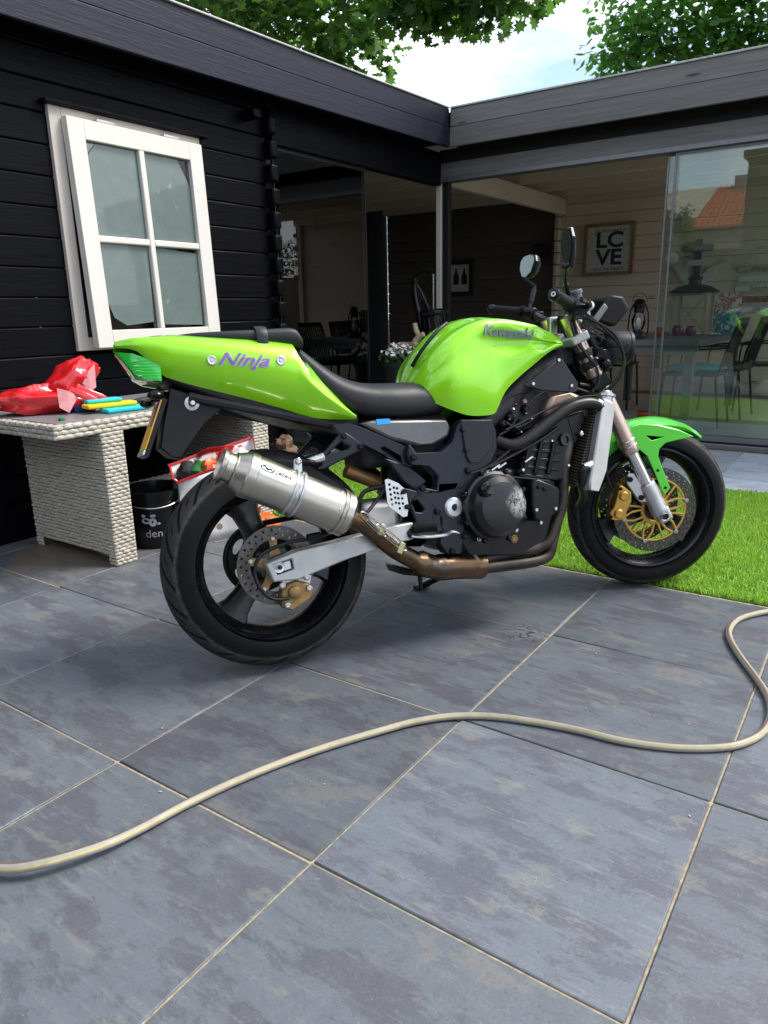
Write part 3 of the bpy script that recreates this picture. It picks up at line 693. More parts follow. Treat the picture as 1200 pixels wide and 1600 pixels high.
# ---- wheels
def tyre_profile(ro, hw, rb):
    P = []
    for k in range(0, 25):
        a = -math.pi * .5 + math.pi * k / 24
        y = hw * math.sin(a) if abs(a) < 1.2 else hw * math.sin(a)
        rr = ro - hw * 1.02 * (1 - math.cos(a) ** .9)
        P.append((max(rr, ro - hw * 1.02), y))
    P = [(rb, -hw * .70), (rb + .012, -hw * .86), ((rb + P[0][0]) / 2 + .004, -hw * .98)] + P[1:-1] + [((rb + P[0][0]) / 2 + .004, hw * .98), (rb + .012, hw * .86), (rb, hw * .70)]
    return P
def wheel(F, x, z, ro, hw, rb, name, spoke0, hubw):
    c = (x, 0, z)
    w = MB(F); w.lathe([(.026, -hubw), (.050, -hubw * .95), (.056, -hubw * .6), (.048, 0), (.056, hubw * .6), (.050, hubw * .95), (.026, hubw)], c, (0, 1, 0), 40, cap=True)
    W = part(w, name, 'rim_black')
    t = MB(F); t.lathe(tyre_profile(ro, hw, rb), c, (0, 1, 0), 120); part(t, 'tyre', 'tyre_rubber', W, ang=60)
    rw = hw * .80
    prof = [(rb + .004, -rw), (rb - .004, -rw - .004), (rb - .012, -rw * .96), (rb - .018, -rw * .72), (rb - .030, -rw * .45), (rb - .033, 0), (rb - .030, rw * .45), (rb - .018, rw * .72), (rb - .012, rw * .96), (rb - .004, rw + .004), (rb + .004, rw), (rb - .006, rw * .8), (rb - .016, 0), (rb - .006, -rw * .8)]
    t = MB(F); t.lathe(prof, c, (0, 1, 0), 96, loop=True); part(t, 'rim', 'rim_black', W, ang=50)
    for i in range(3):
        a = spoke0 + i * 2 * math.pi / 3; t = MB(F); secs = []
        for rr, wd, th in ((.035, .044, .030), (.07, .036, .028), (.12, .034, .024), (.16, .040, .022), (rb - .034, .056, .024), (rb - .020, .074, .026)):
            e = np.array([math.cos(a), 0, math.sin(a)]); q = np.array([-math.sin(a), 0, math.cos(a)]); y = np.array([0, 1., 0]); o = np.array(c) + e * rr
            secs.append([o + q * wd * u + y * th * v for u, v in ((-1, -.35), (-.8, -1), (-.3, -.7), (.3, -.7), (.8, -1), (1, -.35), (1, .35), (.8, 1), (-.8, 1), (-1, .35))])
        t.loft(secs); part(t, 'spoke', 'rim_black', W, ang=50)
    return W
RWR, FWR = .308, .299
rearw = wheel(BK, 0, RWR, RWR, .09, .222, 'rear_wheel', R(228), .10)
frontw = wheel(ST, WB, FWR, FWR, .06, .222, 'front_wheel', R(205), .07)
def disc(F, c, y, r0, r1, th, par, holes, rows):
    t = MB(F); na = holes * 4; nr = len(rows) * 2 + 1; rad = [r0]; step = (r1 - r0) / nr
    rad = [r0 + step * i for i in range(nr + 1)]; N = na
    P = lambda k, i, yy: (c[0] + rad[i] * math.cos(2 * math.pi * k / N), yy, c[1] + rad[i] * math.sin(2 * math.pi * k / N))
    keep = lambda k, i: not (0 <= i < nr and i % 2 == 1 and (k + rows[i // 2]) % 4 == 0)
    vs = []; idx = {}
    def V(k, i, s):
        key = (k % N, i, s)
        if key not in idx: idx[key] = len(vs); vs.append(P(k, i, y + s * th / 2))
        return idx[key]
    fs = []
    for k in range(N):
        for i in range(nr):
            if not keep(k, i):
                for (a, b_) in (((k, i), (k + 1, i)), ((k + 1, i), (k + 1, i + 1)), ((k + 1, i + 1), (k, i + 1)), ((k, i + 1), (k, i))): fs.append((V(*a, -1), V(*b_, -1), V(*b_, 1), V(*a, 1)))
                continue
            fs.append((V(k, i, -1), V(k + 1, i, -1), V(k + 1, i + 1, -1), V(k, i + 1, -1))); fs.append((V(k, i, 1), V(k, i + 1, 1), V(k + 1, i + 1, 1), V(k + 1, i, 1)))
        fs.append((V(k, 0, -1), V(k + 1, 0, -1), V(k + 1, 0, 1), V(k, 0, 1))); fs.append((V(k, nr, -1), V(k + 1, nr, -1), V(k + 1, nr, 1), V(k, nr, 1)))
    t.add(vs, fs); return part(t, 'brake_disc', 'disc_steel', par, smooth=False, recalc=True)
# rear disc, carrier, sprocket, chain
disc(BK, (0, RWR), -.105, .075, .113, .005, rearw, 26, (0, 2))
t = MB(BK)
for i in range(5):
    a = R(20 + 72 * i); e = np.array([math.cos(a), 0, math.sin(a)]); q = np.array([-math.sin(a), 0, math.cos(a)]); o = np.array([0, -.103, RWR])
    t.loft([[o + e * rr + q * wd * s + np.array([0, h, 0]) for s, h in ((-1, -.004), (1, -.004), (1, .004), (-1, .004))] for rr, wd in ((.030, .016), (.055, .010), (.084, .013))])
part(t, 'disc_carrier', 'dull_gold', rearw, smooth=False)
for i in range(5):
    a = R(20 + 72 * i); bolt(rearw, BK, (.076 * math.cos(a), -.108, RWR + .076 * math.sin(a)), .007, .005)
t = MB(BK); sp = []
for k in range(88): a = 2 * math.pi * k / 88; rr = .106 if (k // 2) % 2 else .098; sp.append((rr * math.cos(a), RWR + rr * math.sin(a)))
hl = []
for i in range(5):
    a0 = R(72 * i); hl.append([((.078 + .012 * math.cos(u)) * math.cos(a0 + .35 * math.sin(u)), RWR + (.078 + .012 * math.cos(u)) * math.sin(a0 + .35 * math.sin(u))) for u in [2 * math.pi * j / 14 for j in range(14)]])
t.prism(sp, .100, .107, hl); part(t, 'sprocket', 'chain', rearw, smooth=False)
t = MB(BK); loop = []
for k in range(24): a = math.pi / 2 + math.pi * k / 23; loop.append((.104 * math.cos(a), .104, RWR + .104 * math.sin(a)))
for k in range(12): a = -math.pi / 2 + math.pi * k / 11; loop.append((.60 + .036 * math.cos(a), .104, .415 + .036 * math.sin(a)))
t.tube(catmull(loop, 4, True), .009, 8, closed=True, flat=1.0); part(t, 'chain', 'chain')
# ---- swingarm
def both(fn):
    for s in (-1, 1): fn(s)
for s in (-1, 1):
    t = MB(BK); so = -.128
    top = xz(BK, [(412, 880), (459, 860), (520, 845), (600, 823), (640, 815)], so); bot = xz(BK, [(640, 842), (600, 852), (540, 872), (463, 904), (424, 908)], so)
    if s > 0: top = [(a, b_ - .004) for a, b_ in top]
    slot = xz(BK, [(424, 881), (452, 872), (456, 888), (430, 897)], so)
    t.prism(top + bot, -.152 * -s if s > 0 else -.155, -.105 * -s if s > 0 else -.108, [slot] if s < 0 else ())
    part(t, 'swingarm', 'alloy_pale', bevel=.004)
t = MB(BK)
sl = xz(BK, [(426, 882), (451, 874), (454, 887), (431, 895)], -.128); t.prism(sl, -.145, -.125); SA = part(t, 'axle_adjuster', 'alloy', bevel=.002)
ax_ = BK.px(436, 886, -.15); t = MB(BK); t.lathe([(0, .010), (.008, .010), (.009, .002), (.016, .003), (.018, 0), (.018, -.02)], (ax_[0], -.149, ax_[2]), (0, -1, 0), 24); part(t, 'axle_nut', 'steel', SA)
t = MB(BK); t.lathe([(.0, 0), (.007, .0)], (ax_[0], -.1605, ax_[2]), (0, -1, 0), 16); part(t, 'axle_bore', 'ink_black', SA)
t = MB(BK); t.box((.34, 0, .40), (.12, .21, .10)); part(t, 'swingarm_bridge', 'alloy_pale', bevel=.02)
# rear caliper
def pb(x, y, off): return BK.px(x, y, off)
t = MB(BK); t.prism(xz(BK, [(437, 922), (446, 912), (463, 906), (480, 910), (489, 918), (486, 930), (470, 942), (452, 953), (438, 948)], -.13), -.150, -.112); RC = part(t, 'rear_caliper', 'dull_gold', bevel=.006)
t = MB(BK); q = pb(461, 926, -.155); t.lathe([(0, .012), (.012, .012), (.018, .008), (.019, -.01)], (q[0], -.150, q[2]), (0, -1, 0), 20); part(t, 'piston_housing', 'dull_gold', RC)
for x, y in ((449, 946), (483, 919), (441, 915), (479, 902)): q = pb(x, y, -.152); bolt(RC, BK, (q[0], -.152, q[2]), .009, .007)
t = MB(BK); t.prism(xz(BK, [(437, 905), (470, 896), (486, 898), (484, 912), (462, 914), (442, 918)], -.12), -.128, -.116); part(t, 'caliper_bracket', 'alloy', bevel=.002)
t = MB(BK); t.tube(catmull([pb(452, 935, -.16), pb(425, 935, -.165), pb(404, 915, -.165), pb(398, 890, -.165), pb(410, 866, -.165), pb(450, 848, -.165), pb(500, 838, -.165), pb(560, 812, -.17), pb(590, 780, -.15), pb(602, 760, -.15)], 6), .0055, 8); part(t, 'brake_hose', 'hose_rubber')
t = MB(BK); t.tube([pb(480, 840, -.167), pb(500, 836, -.167)], .010, 10); part(t, 'hose_sleeve', 'rubber')
# hugger over the rear tyre
t = MB(BK); secs = []
for k in range(15):
    a = R(8 + 84 * k / 14); r0 = RWR + .018; o = np.array([math.cos(a) * r0, 0, RWR + math.sin(a) * r0]); e = np.array([math.cos(a), 0, math.sin(a)])
    secs.append([o + e * h + np.array([0, y, 0]) for y, h in ((-.098, -.085), (-.100, -.03), (-.07, -.004), (0, .008), (.07, -.004), (.100, -.03), (.098, -.085), (.092, -.085), (.094, -.03), (.066, -.010), (0, .002), (-.066, -.010), (-.094, -.03), (-.092, -.085))])
t.loft(secs); part(t, 'hugger', 'black_plastic')

# ---- tank
def half_to_ring(prof):             # profile from crown to lower edge (y >= 0) mirrored to an open strip
    return [(-y, z) for y, z in reversed(prof)] + [(y, z) for y, z in prof[1:]]
tk = [  # x, crown z, shoulder (y,z), waist (y,z), knee (y,z), bottom (y,z)
    (.455, .800, (.035, .792), (.060, .782), (.075, .772), (.085, .762)),
    (.480, .850, (.070, .835), (.118, .805), (.132, .775), (.130, .748)),
    (.510, .893, (.085, .880), (.148, .840), (.162, .785), (.150, .726)),
    (.560, .940, (.090, .930), (.163, .880), (.178, .800), (.156, .700)),
    (.620, .976, (.095, .966), (.168, .918), (.182, .805), (.155, .679)),
    (.680, .995, (.130, .986), (.170, .942), (.173, .800), (.150, .677)),
    (.728, 1.002, (.130, .993), (.172, .951), (.166, .800), (.148, .677)),
    (.752, 1.003, (.103, .994), (.173, .952), (.163, .808), (.149, .694)),
    (.790, 1.002, (.130, .993), (.176, .950), (.160, .838), (.152, .748)),
    (.860, .996, (.130, .986), (.182, .938), (.166, .868), (.160, .792)),
    (.930, .985, (.130, .976), (.186, .924), (.176, .878), (.168, .828)),
    (.990, .973, (.124, .962), (.184, .912), (.176, .882), (.166, .856)),
    (1.050, .955, (.098, .946), (.172, .902), (.168, .888), (.158, .874)),
    (1.095, .928, (.085, .922), (.148, .892), (.148, .884), (.142, .878)),
    (1.125, .896, (.060, .892), (.105, .880), (.106, .876), (.102, .872)),
]
tk = [(s[0], s[1], (min(s[2][0], .118), s[1] - .026 * min(1, s[2][0] / .1)), (s[3][0], s[3][1] - .010), s[4], s[5]) for s in tk]
tk = [((.74 + (s[0] - .74) * (.86 if s[0] < .74 else .79)), s[1], *[(p[0] * (.86 if s[0] < .52 else 1), p[1]) for p in s[2:]]) for s in tk]
def tank_sections():
    out = []
    X = [s[0] for s in tk]
    cols = np.array([[s[1], *s[2], *s[3], *s[4], *s[5]] for s in tk])
    pts = catmull([np.concatenate([[x], c]) for x, c in zip(X, cols)], 5)
    for p in pts:
        x, zc, ys, zs, yw, zw, yk, zk, yb, zb = p
        ctrl = [(0, zc), (ys * .55, zc - (zc - zs) * .3), (ys, zs), ((ys + yw) / 2 + .012, (zs + zw) / 2 + .012), (yw, zw), ((yw * .5 + yk * .5) - .004, zw * .6 + zk * .4), (yk, zk), (yk * .55 + yb * .45 + .003, zk * .45 + zb * .55), (yb, zb)]
        cr = catmull([np.array(c) for c in ctrl], 4)
        out.append([(x, y, z) for y, z in half_to_ring([(c[0], c[1]) for c in cr])])
    return out
ts = tank_sections()
# front finger dimple on each flank, pressed into the sheet
def dent(p):
    x, y, z = p
    d = math.hypot((x - .945) / .07, (z - .905) / .05)
    k = max(0, 1 - d * d) ** 1.3 * .020
    d2 = math.hypot((x - .82) / .17, (z - .905) / .050); k2 = max(0, 1 - d2 * d2) ** 1.2 * .016
    return (x, y - math.copysign(k + k2, y) if abs(y) > .05 else y, z)
A_ = np.array(ts)
for _ in range(4):
    Bm = A_.copy(); Bm[2:-2, :, 1:] = (A_[:-4, :, 1:] + 2 * A_[1:-3, :, 1:] + 3 * A_[2:-2, :, 1:] + 2 * A_[3:-1, :, 1:] + A_[4:, :, 1:]) / 9; A_ = Bm
ts = [[dent(tuple(p)) for p in s] for s in A_]
t = MB(BK); t.loft(ts, closed=False, cap=False)
TANKMB = t
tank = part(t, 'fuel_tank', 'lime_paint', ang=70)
t = MB(BK); q0 = [(.515, -.045, .852), (.532, -.066, .884), (.566, -.078, .924), (.603, -.076, .956), (.64, -.066, .978)]
t.tube(catmull(q0, 6), .006, 8); part(t, 'edge_trim', 'black_plastic', tank)
t = MB(BK); t.lathe([(0, .010), (.045, .010), (.058, .004), (.060, -.02)], (.80, 0, .984), (0, 0, 1), 32); part(t, 'filler_cap', 'alloy', tank)
# ---- lettering pressed onto a surface
def text_mesh(body, size, shear=0.0, extrude=.0, bold=0.0, space=1.0):
    c = bpy.data.curves.new('txt', 'FONT'); c.body = body; c.size = size; c.shear = shear; c.extrude = extrude; c.offset = bold; c.align_x = 'CENTER'; c.align_y = 'CENTER'; c.space_character = space; c.resolution_u = 4
    o = bpy.data.objects.new('txt', c); COL.objects.link(o); bpy.context.view_layer.update()
    me = bpy.data.meshes.new_from_object(o.evaluated_get(bpy.context.evaluated_depsgraph_get()))
    vs = [tuple(v.co) for v in me.vertices]; fs = [tuple(p.vertices) for p in me.polygons]
    bpy.data.objects.remove(o); bpy.data.curves.remove(c); bpy.data.meshes.remove(me); return vs, fs
def flat_text(body, size, at, ex, ey, mat, par, name='lettering', off=(0, 0, 0), stretch=1.0, **kw):
    vs, fs = text_mesh(body, size, **kw); at = np.array(at, float); ex = np.array(ex, float); ey = np.array(ey, float); en = np.cross(ex, ey)
    t = MB(); t.add([at + ex * v[0] * stretch + ey * v[1] + en * v[2] for v in vs], fs); return build(t, name, MATS[mat], par, smooth=False, recalc=False)
def surf_text(surf, F, body, size, c, ang, mat, par, proud=.0012, width=None, **kw):
    vs, fs = text_mesh(body, size, **kw)
    bm = BVHTree.FromPolygons([Vector(v) for v in surf.v], [tuple(f) for f in surf.f])
    xs = [v[0] for v in vs]; k = width / (max(xs) - min(xs)) if width else 1.0
    t = MB(F); out = []; d = Vector(F.Y); ca, sa = math.cos(ang), math.sin(ang)
    for v in vs:
        x = c[0] + k * v[0] * ca - v[1] * sa; z = c[1] + k * v[0] * sa + v[1] * ca
        o = Vector(F.w((x, -.5, z))); h = bm.ray_cast(o, d)
        if h[0] is None: out.append(F.w((x, -.1, z))); continue
        nm = h[1] if h[1].dot(d) < 0 else -h[1]; out.append(np.array(h[0] + nm * (proud + v[2])))
    t = MB(); t.add(out, fs); return part(t, 'lettering', mat, par, smooth=False, recalc=False)
kx = BK.px(783, 523, -.125)
surf_text(TANKMB, BK, 'Kawasaki', .040, (kx[0], kx[2]), R(-5.5), 'badge_grey', tank, proud=.0045, width=.178, bold=.0012, extrude=.001, shear=.08)

# ---- tail
tl = [  # x, top z, top half width, mid (y,z), bottom (y,z)
    (-.352, .955, .020, (.045, .950), (.040, .943)),
    (-.300, .963, .055, (.085, .948), (.078, .925)),
    (-.250, .968, .075, (.108, .930), (.078, .866)),
    (-.200, .967, .085, (.120, .918), (.076, .835)),
    (-.120, .958, .095, (.132, .902), (.076, .800)),
    (-.020, .948, .102, (.142, .884), (.080, .768)),
    (.060, .938, .106, (.147, .866), (.086, .742)),
    (.116, .928, .108, (.150, .850), (.092, .724)),
]
t = MB(BK); secs = []
for p in catmull([np.array([a[0], a[1], a[2], *a[3], *a[4]]) for a in tl], 4):
    x, zt, yt, ym, zm, yb, zb = p
    cr = catmull([np.array(c) for c in ((0, zt + .004), (yt * .6, zt + .002), (yt, zt - .004), ((yt + ym) / 2 + .008, (zt + zm) / 2 + .006), (ym, zm), (ym * .6 + yb * .4 + .004, zm * .45 + zb * .55), (yb, zb))], 4)
    secs.append([(x, y, z) for y, z in half_to_ring([(c[0], c[1]) for c in cr])])
# pointed lower lobe running forward under the seat
for x, zt, ym, zm, yb, zb in ((.145, .868, .149, .806, .100, .716), (.185, .812, .147, .768, .108, .708), (.230, .762, .143, .735, .116, .702), (.276, .712, .138, .706, .130, .698)):
    base = secs[-1]; n = len(base) // 2
    cr = catmull([np.array(c) for c in ((ym - .016, zt), (ym - .008, zt - (zt - zm) * .25), (ym - .002, zt - (zt - zm) * .55), (ym, zt - (zt - zm) * .8), (ym, zm), ((ym + yb) / 2 + .004, (zm + zb) / 2), (yb, zb))], 4)
    secs.append([(x, y, z) for y, z in half_to_ring([(c[0], c[1]) for c in cr])])
# keep the two flanks only in front of the seat step: cut the bridging faces out
M = len(secs[0]); nf = len(secs) - 4; vs = [p for q in secs for p in q]; fs = []
for i in range(len(secs) - 1):
    for k in range(M - 1):
        if i >= nf - 1 and abs(secs[i][k][1]) < .126 and abs(secs[i][k + 1][1]) < .126 and (M // 2 - 13 < k < M // 2 + 12) and (secs[min(i + 1, len(secs) - 1)][k][1] * secs[min(i + 1, len(secs) - 1)][k + 1][1] < 0 or abs(k - M // 2 + .5) < 1): continue
        fs.append((i * M + k, i * M + k + 1, (i + 1) * M + k + 1, (i + 1) * M + k))
t.add(vs, fs); TAILMB = t
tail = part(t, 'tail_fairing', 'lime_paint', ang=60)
nx = BK.px(379, 563, -.135); surf_text(TAILMB, BK, 'Ninja', .045, (nx[0], nx[2]), R(-6), 'purple_vinyl', tail, proud=.0022, width=.138, shear=.42, bold=.0006)
surf_text(TAILMB, BK, 'Ninja', .045, (nx[0] + .0016, nx[2] - .0016), R(-6), 'silver_vinyl', tail, proud=.0010, width=.138, shear=.42, bold=.0016)
for x, y in ((331, 563), (436, 565)):
    q = BK.px(x, y, -.128); bm = BVHTree.FromPolygons([Vector(v) for v in TAILMB.v], [tuple(f) for f in TAILMB.f]); h = bm.ray_cast(Vector(BK.w((q[0], -.5, q[2]))), Vector(BK.Y)); yy = (h[3] - .5) if h[0] is not None else -.13
    t = MB(BK); t.lathe([(0, .004), (.004, .004), (.005, .0015), (.011, .003), (.0135, .0015), (.0135, -.006)], (q[0], yy, q[2]), (0, -1, 0), 24); part(t, 'screw', 'alloy', tail)
# tail lamp
t = MB(BK); secs = []
for x, yo, zt, zb in ((-.352, .010, .936, .930), (-.335, .040, .934, .905), (-.310, .068, .926, .862), (-.285, .084, .912, .848), (-.262, .092, .899, .843), (-.248, .094, .894, .840)):
    secs.append([(x, y, z) for y, z in ((-yo, (zt + zb) / 2), (-yo * .96, zt - .004), (-yo * .6, zt), (0, zt + .001), (yo * .6, zt), (yo * .96, zt - .004), (yo, (zt + zb) / 2), (yo * .95, zb + .003), (yo * .6, zb), (0, zb - .001), (-yo * .6, zb), (-yo * .95, zb + .003))])
t.loft(secs); lamp = part(t, 'tail_lamp', 'green_lens', ang=30)
t = MB(BK)
for i in range(4): t.box((-.285, 0, .862 + i * .013), (.040 + .006 * i, .15, .003))
part(t, 'reflector', 'green_lens', lamp, smooth=False)
# black filler between tail and lamp, undertray
t = MB(BK); t.loft([[(x, y, z) for y, z in ((-w_, zt), (w_, zt), (w_ * .9, zb), (-w_ * .9, zb))] for x, w_, zt, zb in ((-.24, .085, .93, .845), (-.12, .095, .93, .79), (.02, .10, .92, .735), (.12, .105, .88, .70), (.30, .11, .72, .66))]); part(t, 'undertray', 'black_plastic', bevel=.01)
# number plate bracket, the plate, blinker stub
t = MB(BK); o = xz(BK, [(266, 606), (340, 628), (352, 634), (322, 660), (300, 690), (283, 716), (270, 715), (263, 711), (250, 700), (255, 660)], -.055)
t.prism(o, -.062, .062); NB = part(t, 'plate_bracket', 'black_plastic', bevel=.014, seg=3)
t = MB(BK); a = BK.px(300, 630, -.064); t.lathe([(0, .018), (.006, .018), (.0105, .012), (.011, .004), (.020, .002), (.022, -.006)], (a[0], -.062, a[2]), (0, -1, 0), 18); part(t, 'blinker_stub', 'alloy', NB)
p0, p1 = np.array(BK.px(255, 622, -.10)), np.array(BK.px(226, 712, -.10)); dd = (p1 - p0) / np.linalg.norm(p1 - p0); nr_ = np.array([dd[2], 0, -dd[0]])
if nr_[0] > 0: nr_ = -nr_
def plate(name, mat, u0, u1, h0, h1, y0, y1, par):
    t = MB(BK); t.add([p0 + dd * u + nr_ * h + np.array([0, y + .10, 0]) for u in (u0, u1) for h in (h0, h1) for y in (y0, y1)], [(0, 1, 3, 2), (4, 6, 7, 5), (0, 4, 5, 1), (2, 3, 7, 6), (0, 2, 6, 4), (1, 5, 7, 3)]); return part(t, name, mat, par, bevel=.001)
PL = np.linalg.norm(p1 - p0)
pl = plate('plate_holder', 'black_plastic', 0, PL, -.012, .0, -.092, .092, None)
pl2 = plate('number_plate', 'plate_yellow', .004, PL - .016, .0002, .004, -.090, .090, pl)
plate('country_band', 'plate_blue', .006, PL * .48, .0042, .0052, -.0898, -.020, pl2)
plate('plate_tip', 'alloy', PL - .014, PL - .001, .0003, .006, -.091, .091, pl)
for s in (-1, 1):
    t = MB(BK); t.tube([(-.225, 0, .815), (-.245, s * .06, .812), (-.262, s * .10, .806)], [.008, .008, .006], 8); t.ball((-.272, s * .118, .804), (.022, .024, .012)); part(t, 'rear_blinker', 'gloss_black')

# ---- seats
def seat_loft(stations, name, mat):
    t = MB(BK); secs = []
    for p in catmull([np.array(a) for a in stations], 4):
        x, zt, w_, zs, zb = p
        prof = [(0, zt), (w_ * .5, zt - .002), (w_ * .82, zt - (zt - zs) * .35), (w_, zs), (w_ * .985, (zs + zb) / 2), (w_ * .93, zb), (w_ * .5, zb - .002), (0, zb - .003)]
        ring = [(x, -y, z) for y, z in prof[:-1]] + [(x, 0, prof[-1][1])] + [(x, y, z) for y, z in reversed(prof[1:-1])]
        secs.append(ring)
    t.loft(secs); return part(t, name, mat, sub=1)
seat = seat_loft([(.120, .935, .070, .915, .880), (.150, .925, .100, .885, .830), (.200, .880, .124, .835, .778), (.260, .836, .136, .792, .730), (.330, .812, .146, .770, .702), (.420, .806, .150, .762, .694), (.490, .806, .138, .758, .694), (.545, .790, .132, .744, .696), (.580, .740, .122, .720, .700)], 'rider_seat', 'seat_black')
pil = seat_loft([(-.215, .969, .040, .967, .955), (-.160, .972, .085, .967, .945), (-.060, .973, .108, .966, .935), (.060, .975, .116, .966, .925), (.120, .976, .118, .966, .918), (.140, .966, .116, .952, .914), (.150, .940, .112, .932, .912)], 'pillion_seat', 'seat_black')
t = MB(BK); st_ = []
for y, z in ((-.119, .918), (-.121, .955), (-.100, .976), (-.05, .980), (0, .981), (.05, .980), (.100, .976), (.121, .955), (.119, .918)): st_.append((.030, y, z))
t.tube(catmull(st_, 4), .016, 8, flat=.16, flatdir=(0, 0, 1)); part(t, 'strap', 'seat_black', pil)

# ---- side cover under the seat (silver grey with a blue sticker)
t = MB(BK); o = xz(BK, [(562, 662), (585, 656), (698, 655), (704, 668), (700, 682), (680, 694), (648, 697), (610, 687), (580, 672)], -.135)
t.prism(o, -.140, -.09); sc_ = part(t, 'side_cover', simple('cover_grey', (.12, .12, .118), .3, var=.08, metal=.5, rvar=.2), bevel=.012, seg=3)
t = MB(BK); t.prism(xz(BK, [(588, 655), (609, 654), (610, 662), (589, 664)], -.1408), -.1412, -.1401); part(t, 'sticker', 'blue_vinyl', sc_)
t = MB(BK); t.bb((.30, -.088, .55), (.60, .088, .70)); part(t, 'airbox', 'ink_black', bevel=.02)

# ---- frame
def fplate(lst, off, th, name, mat='frame_grey', holes=(), bev=.006, par=None, mirror=True):
    o = xz(BK, lst, off); hs = [xz(BK, h, off) for h in holes]
    t = MB(BK); t.prism(o, off, off + th, hs); p = part(t, name, mat, par, bevel=bev)
    if mirror: t = MB(BK); t.prism(o, -off - th, -off, hs); part(t, name, mat, par, bevel=bev)
    return p
main = fplate([(640, 692), (652, 708), (690, 706), (708, 690), (716, 664), (722, 655), (768, 655), (776, 672), (778, 700), (770, 722), (748, 742), (738, 760), (728, 790), (726, 840), (722, 866), (698, 866), (686, 850), (690, 812), (676, 792), (650, 772), (657, 760), (683, 766), (684, 745), (668, 728), (642, 726), (636, 712)], -.160, .045, 'main_frame', bev=.010)
fplate([(720, 656), (770, 655), (771, 698), (752, 722), (734, 724), (728, 712)], -.166, .008, 'frame_cover', 'panel_grey', bev=.004, mirror=False)
for x, y in ((724, 671), (729, 703)): q = BK.px(x, y, -.166); bolt(main, BK, (q[0], -.1665, q[2]), .007, .005, 'panel_grey')
for x, y in ((646, 715), (731, 735), (660, 763), (683, 799), (688, 827), (726, 838), (707, 861)): q = BK.px(x, y, -.162); bolt(main, BK, (q[0], -.161, q[2]), .010, .008, 'engine_black')
q = BK.px(709, 793, -.162); t = MB(BK); t.lathe([(.009, .006), (.012, .011), (.026, .009), (.031, .003), (.031, -.01)], (q[0], -.160, q[2]), (0, -1, 0), 36); pv = part(t, 'pivot_cap', 'alloy')
t = MB(BK); t.lathe([(0, 0), (.0095, 0)], (q[0], -.164, q[2]), (0, -1, 0), 6); part(t, 'hex_socket', 'ink_black', pv)
fplate([(520, 664), (545, 661), (566, 668), (640, 700), (652, 712), (654, 726), (640, 729), (628, 724), (560, 690), (530, 676)], -.138, .026, 'subframe_rail', 'frame_grey', [[(594, 700), (600, 697), (626, 712), (629, 725), (621, 724), (602, 712)]], .005)
fplate([(640, 729), (655, 740), (668, 752), (650, 768), (630, 752), (612, 728), (600, 715), (622, 722)], -.142, .02, 'subframe_strut', 'frame_grey', (), .005)
fplate([(533, 676), (542, 676), (568, 694), (567, 703), (560, 706), (508, 733), (498, 735), (492, 722), (502, 712)], -.150, .014, 'peg_hanger', 'frame_grey', [[(511, 711), (534, 690), (547, 697), (545, 702)]], .004)
for x, y in ((537, 681), (563, 698)): q = BK.px(x, y, -.151); bolt(None, BK, (q[0], -.151, q[2]), .009, .006, 'engine_black')
t = MB(BK); t.tube([BK.px(478, 722, -.165), BK.px(505, 714, -.165)], [.010, .014], 10); part(t, 'pillion_peg', 'steel')
t = MB(BK)
for s in (-1, 1): t.tube([(.30, s * .10, .665), (.05, s * .09, .735), (-.18, s * .07, .80)], .013, 8)
part(t, 'seat_rail', 'ink_black')
# shock absorber and linkage
t = MB(BK); t.tube([BK.px(540, 735, -.03), BK.px(592, 755, -.03)], .022, 14); part(t, 'shock_reservoir', 'dull_gold')
t = MB(BK); t.tube([(.44, 0, .60), (.40, 0, .36)], .034, 14); part(t, 'shock', 'chain')
t = MB(BK); t.tube(catmull([BK.px(558, 790, -.09), BK.px(570, 768, -.09), BK.px(598, 760, -.09), BK.px(612, 752, -.09)], 5), .007, 8); part(t, 'hose', 'hose_rubber')

# ---- rider foot gear
heel = xz(BK, [(601, 750), (606, 748), (622, 755), (634, 766), (638, 790), (636, 806), (630, 808), (608, 792), (605, 785)], -.175)
hol = []
for r_, (x0, y0) in enumerate(((608, 757), (614, 760), (620, 763), (626, 769))):
    for k in range(5 if r_ in (0, 2) else 4 if r_ == 1 else 3):
        cx, cy = x0 + k * 1.1 + (0 if r_ % 2 == 0 else 1), y0 + k * 7.8 + (0 if r_ % 2 == 0 else 2)
        p = BK.px(cx, cy, -.175); hol.append([(p[0] + .0043 * math.cos(u), p[2] + .0043 * math.sin(u)) for u in [2 * math.pi * j / 10 for j in range(10)]])
t = MB(BK); t.prism(heel, -.177, -.173, hol); HG = part(t, 'heel_guard', 'alloy', smooth=False)
for x, y in ((631, 768), (636, 792)): q = BK.px(x, y, -.178); bolt(HG, BK, (q[0], -.178, q[2]), .008, .006, 'engine_black')
fplate([(632, 762), (655, 768), (688, 800), (690, 835), (640, 842), (636, 832), (650, 815), (640, 790)], -.160, .012, 'peg_bracket', 'frame_grey', [[(644, 785), (652, 781), (664, 795), (660, 801), (650, 800)]], .004, mirror=False)
t = MB(BK); t.tube([BK.px(648, 826, -.165), BK.px(686, 824, -.23)], [.014, .013], 12); part(t, 'foot_peg', 'rubber')
t = MB(BK); t.tube(catmull([BK.px(643, 838, -.17), BK.px(668, 839, -.18), BK.px(696, 836, -.19), BK.px(706, 831, -.20), BK.px(717, 833, -.205)], 5), [.009] * 16 + [.007] * 3 + [.005] * 2, 10, flat=.6); part(t, 'brake_pedal', 'alloy')

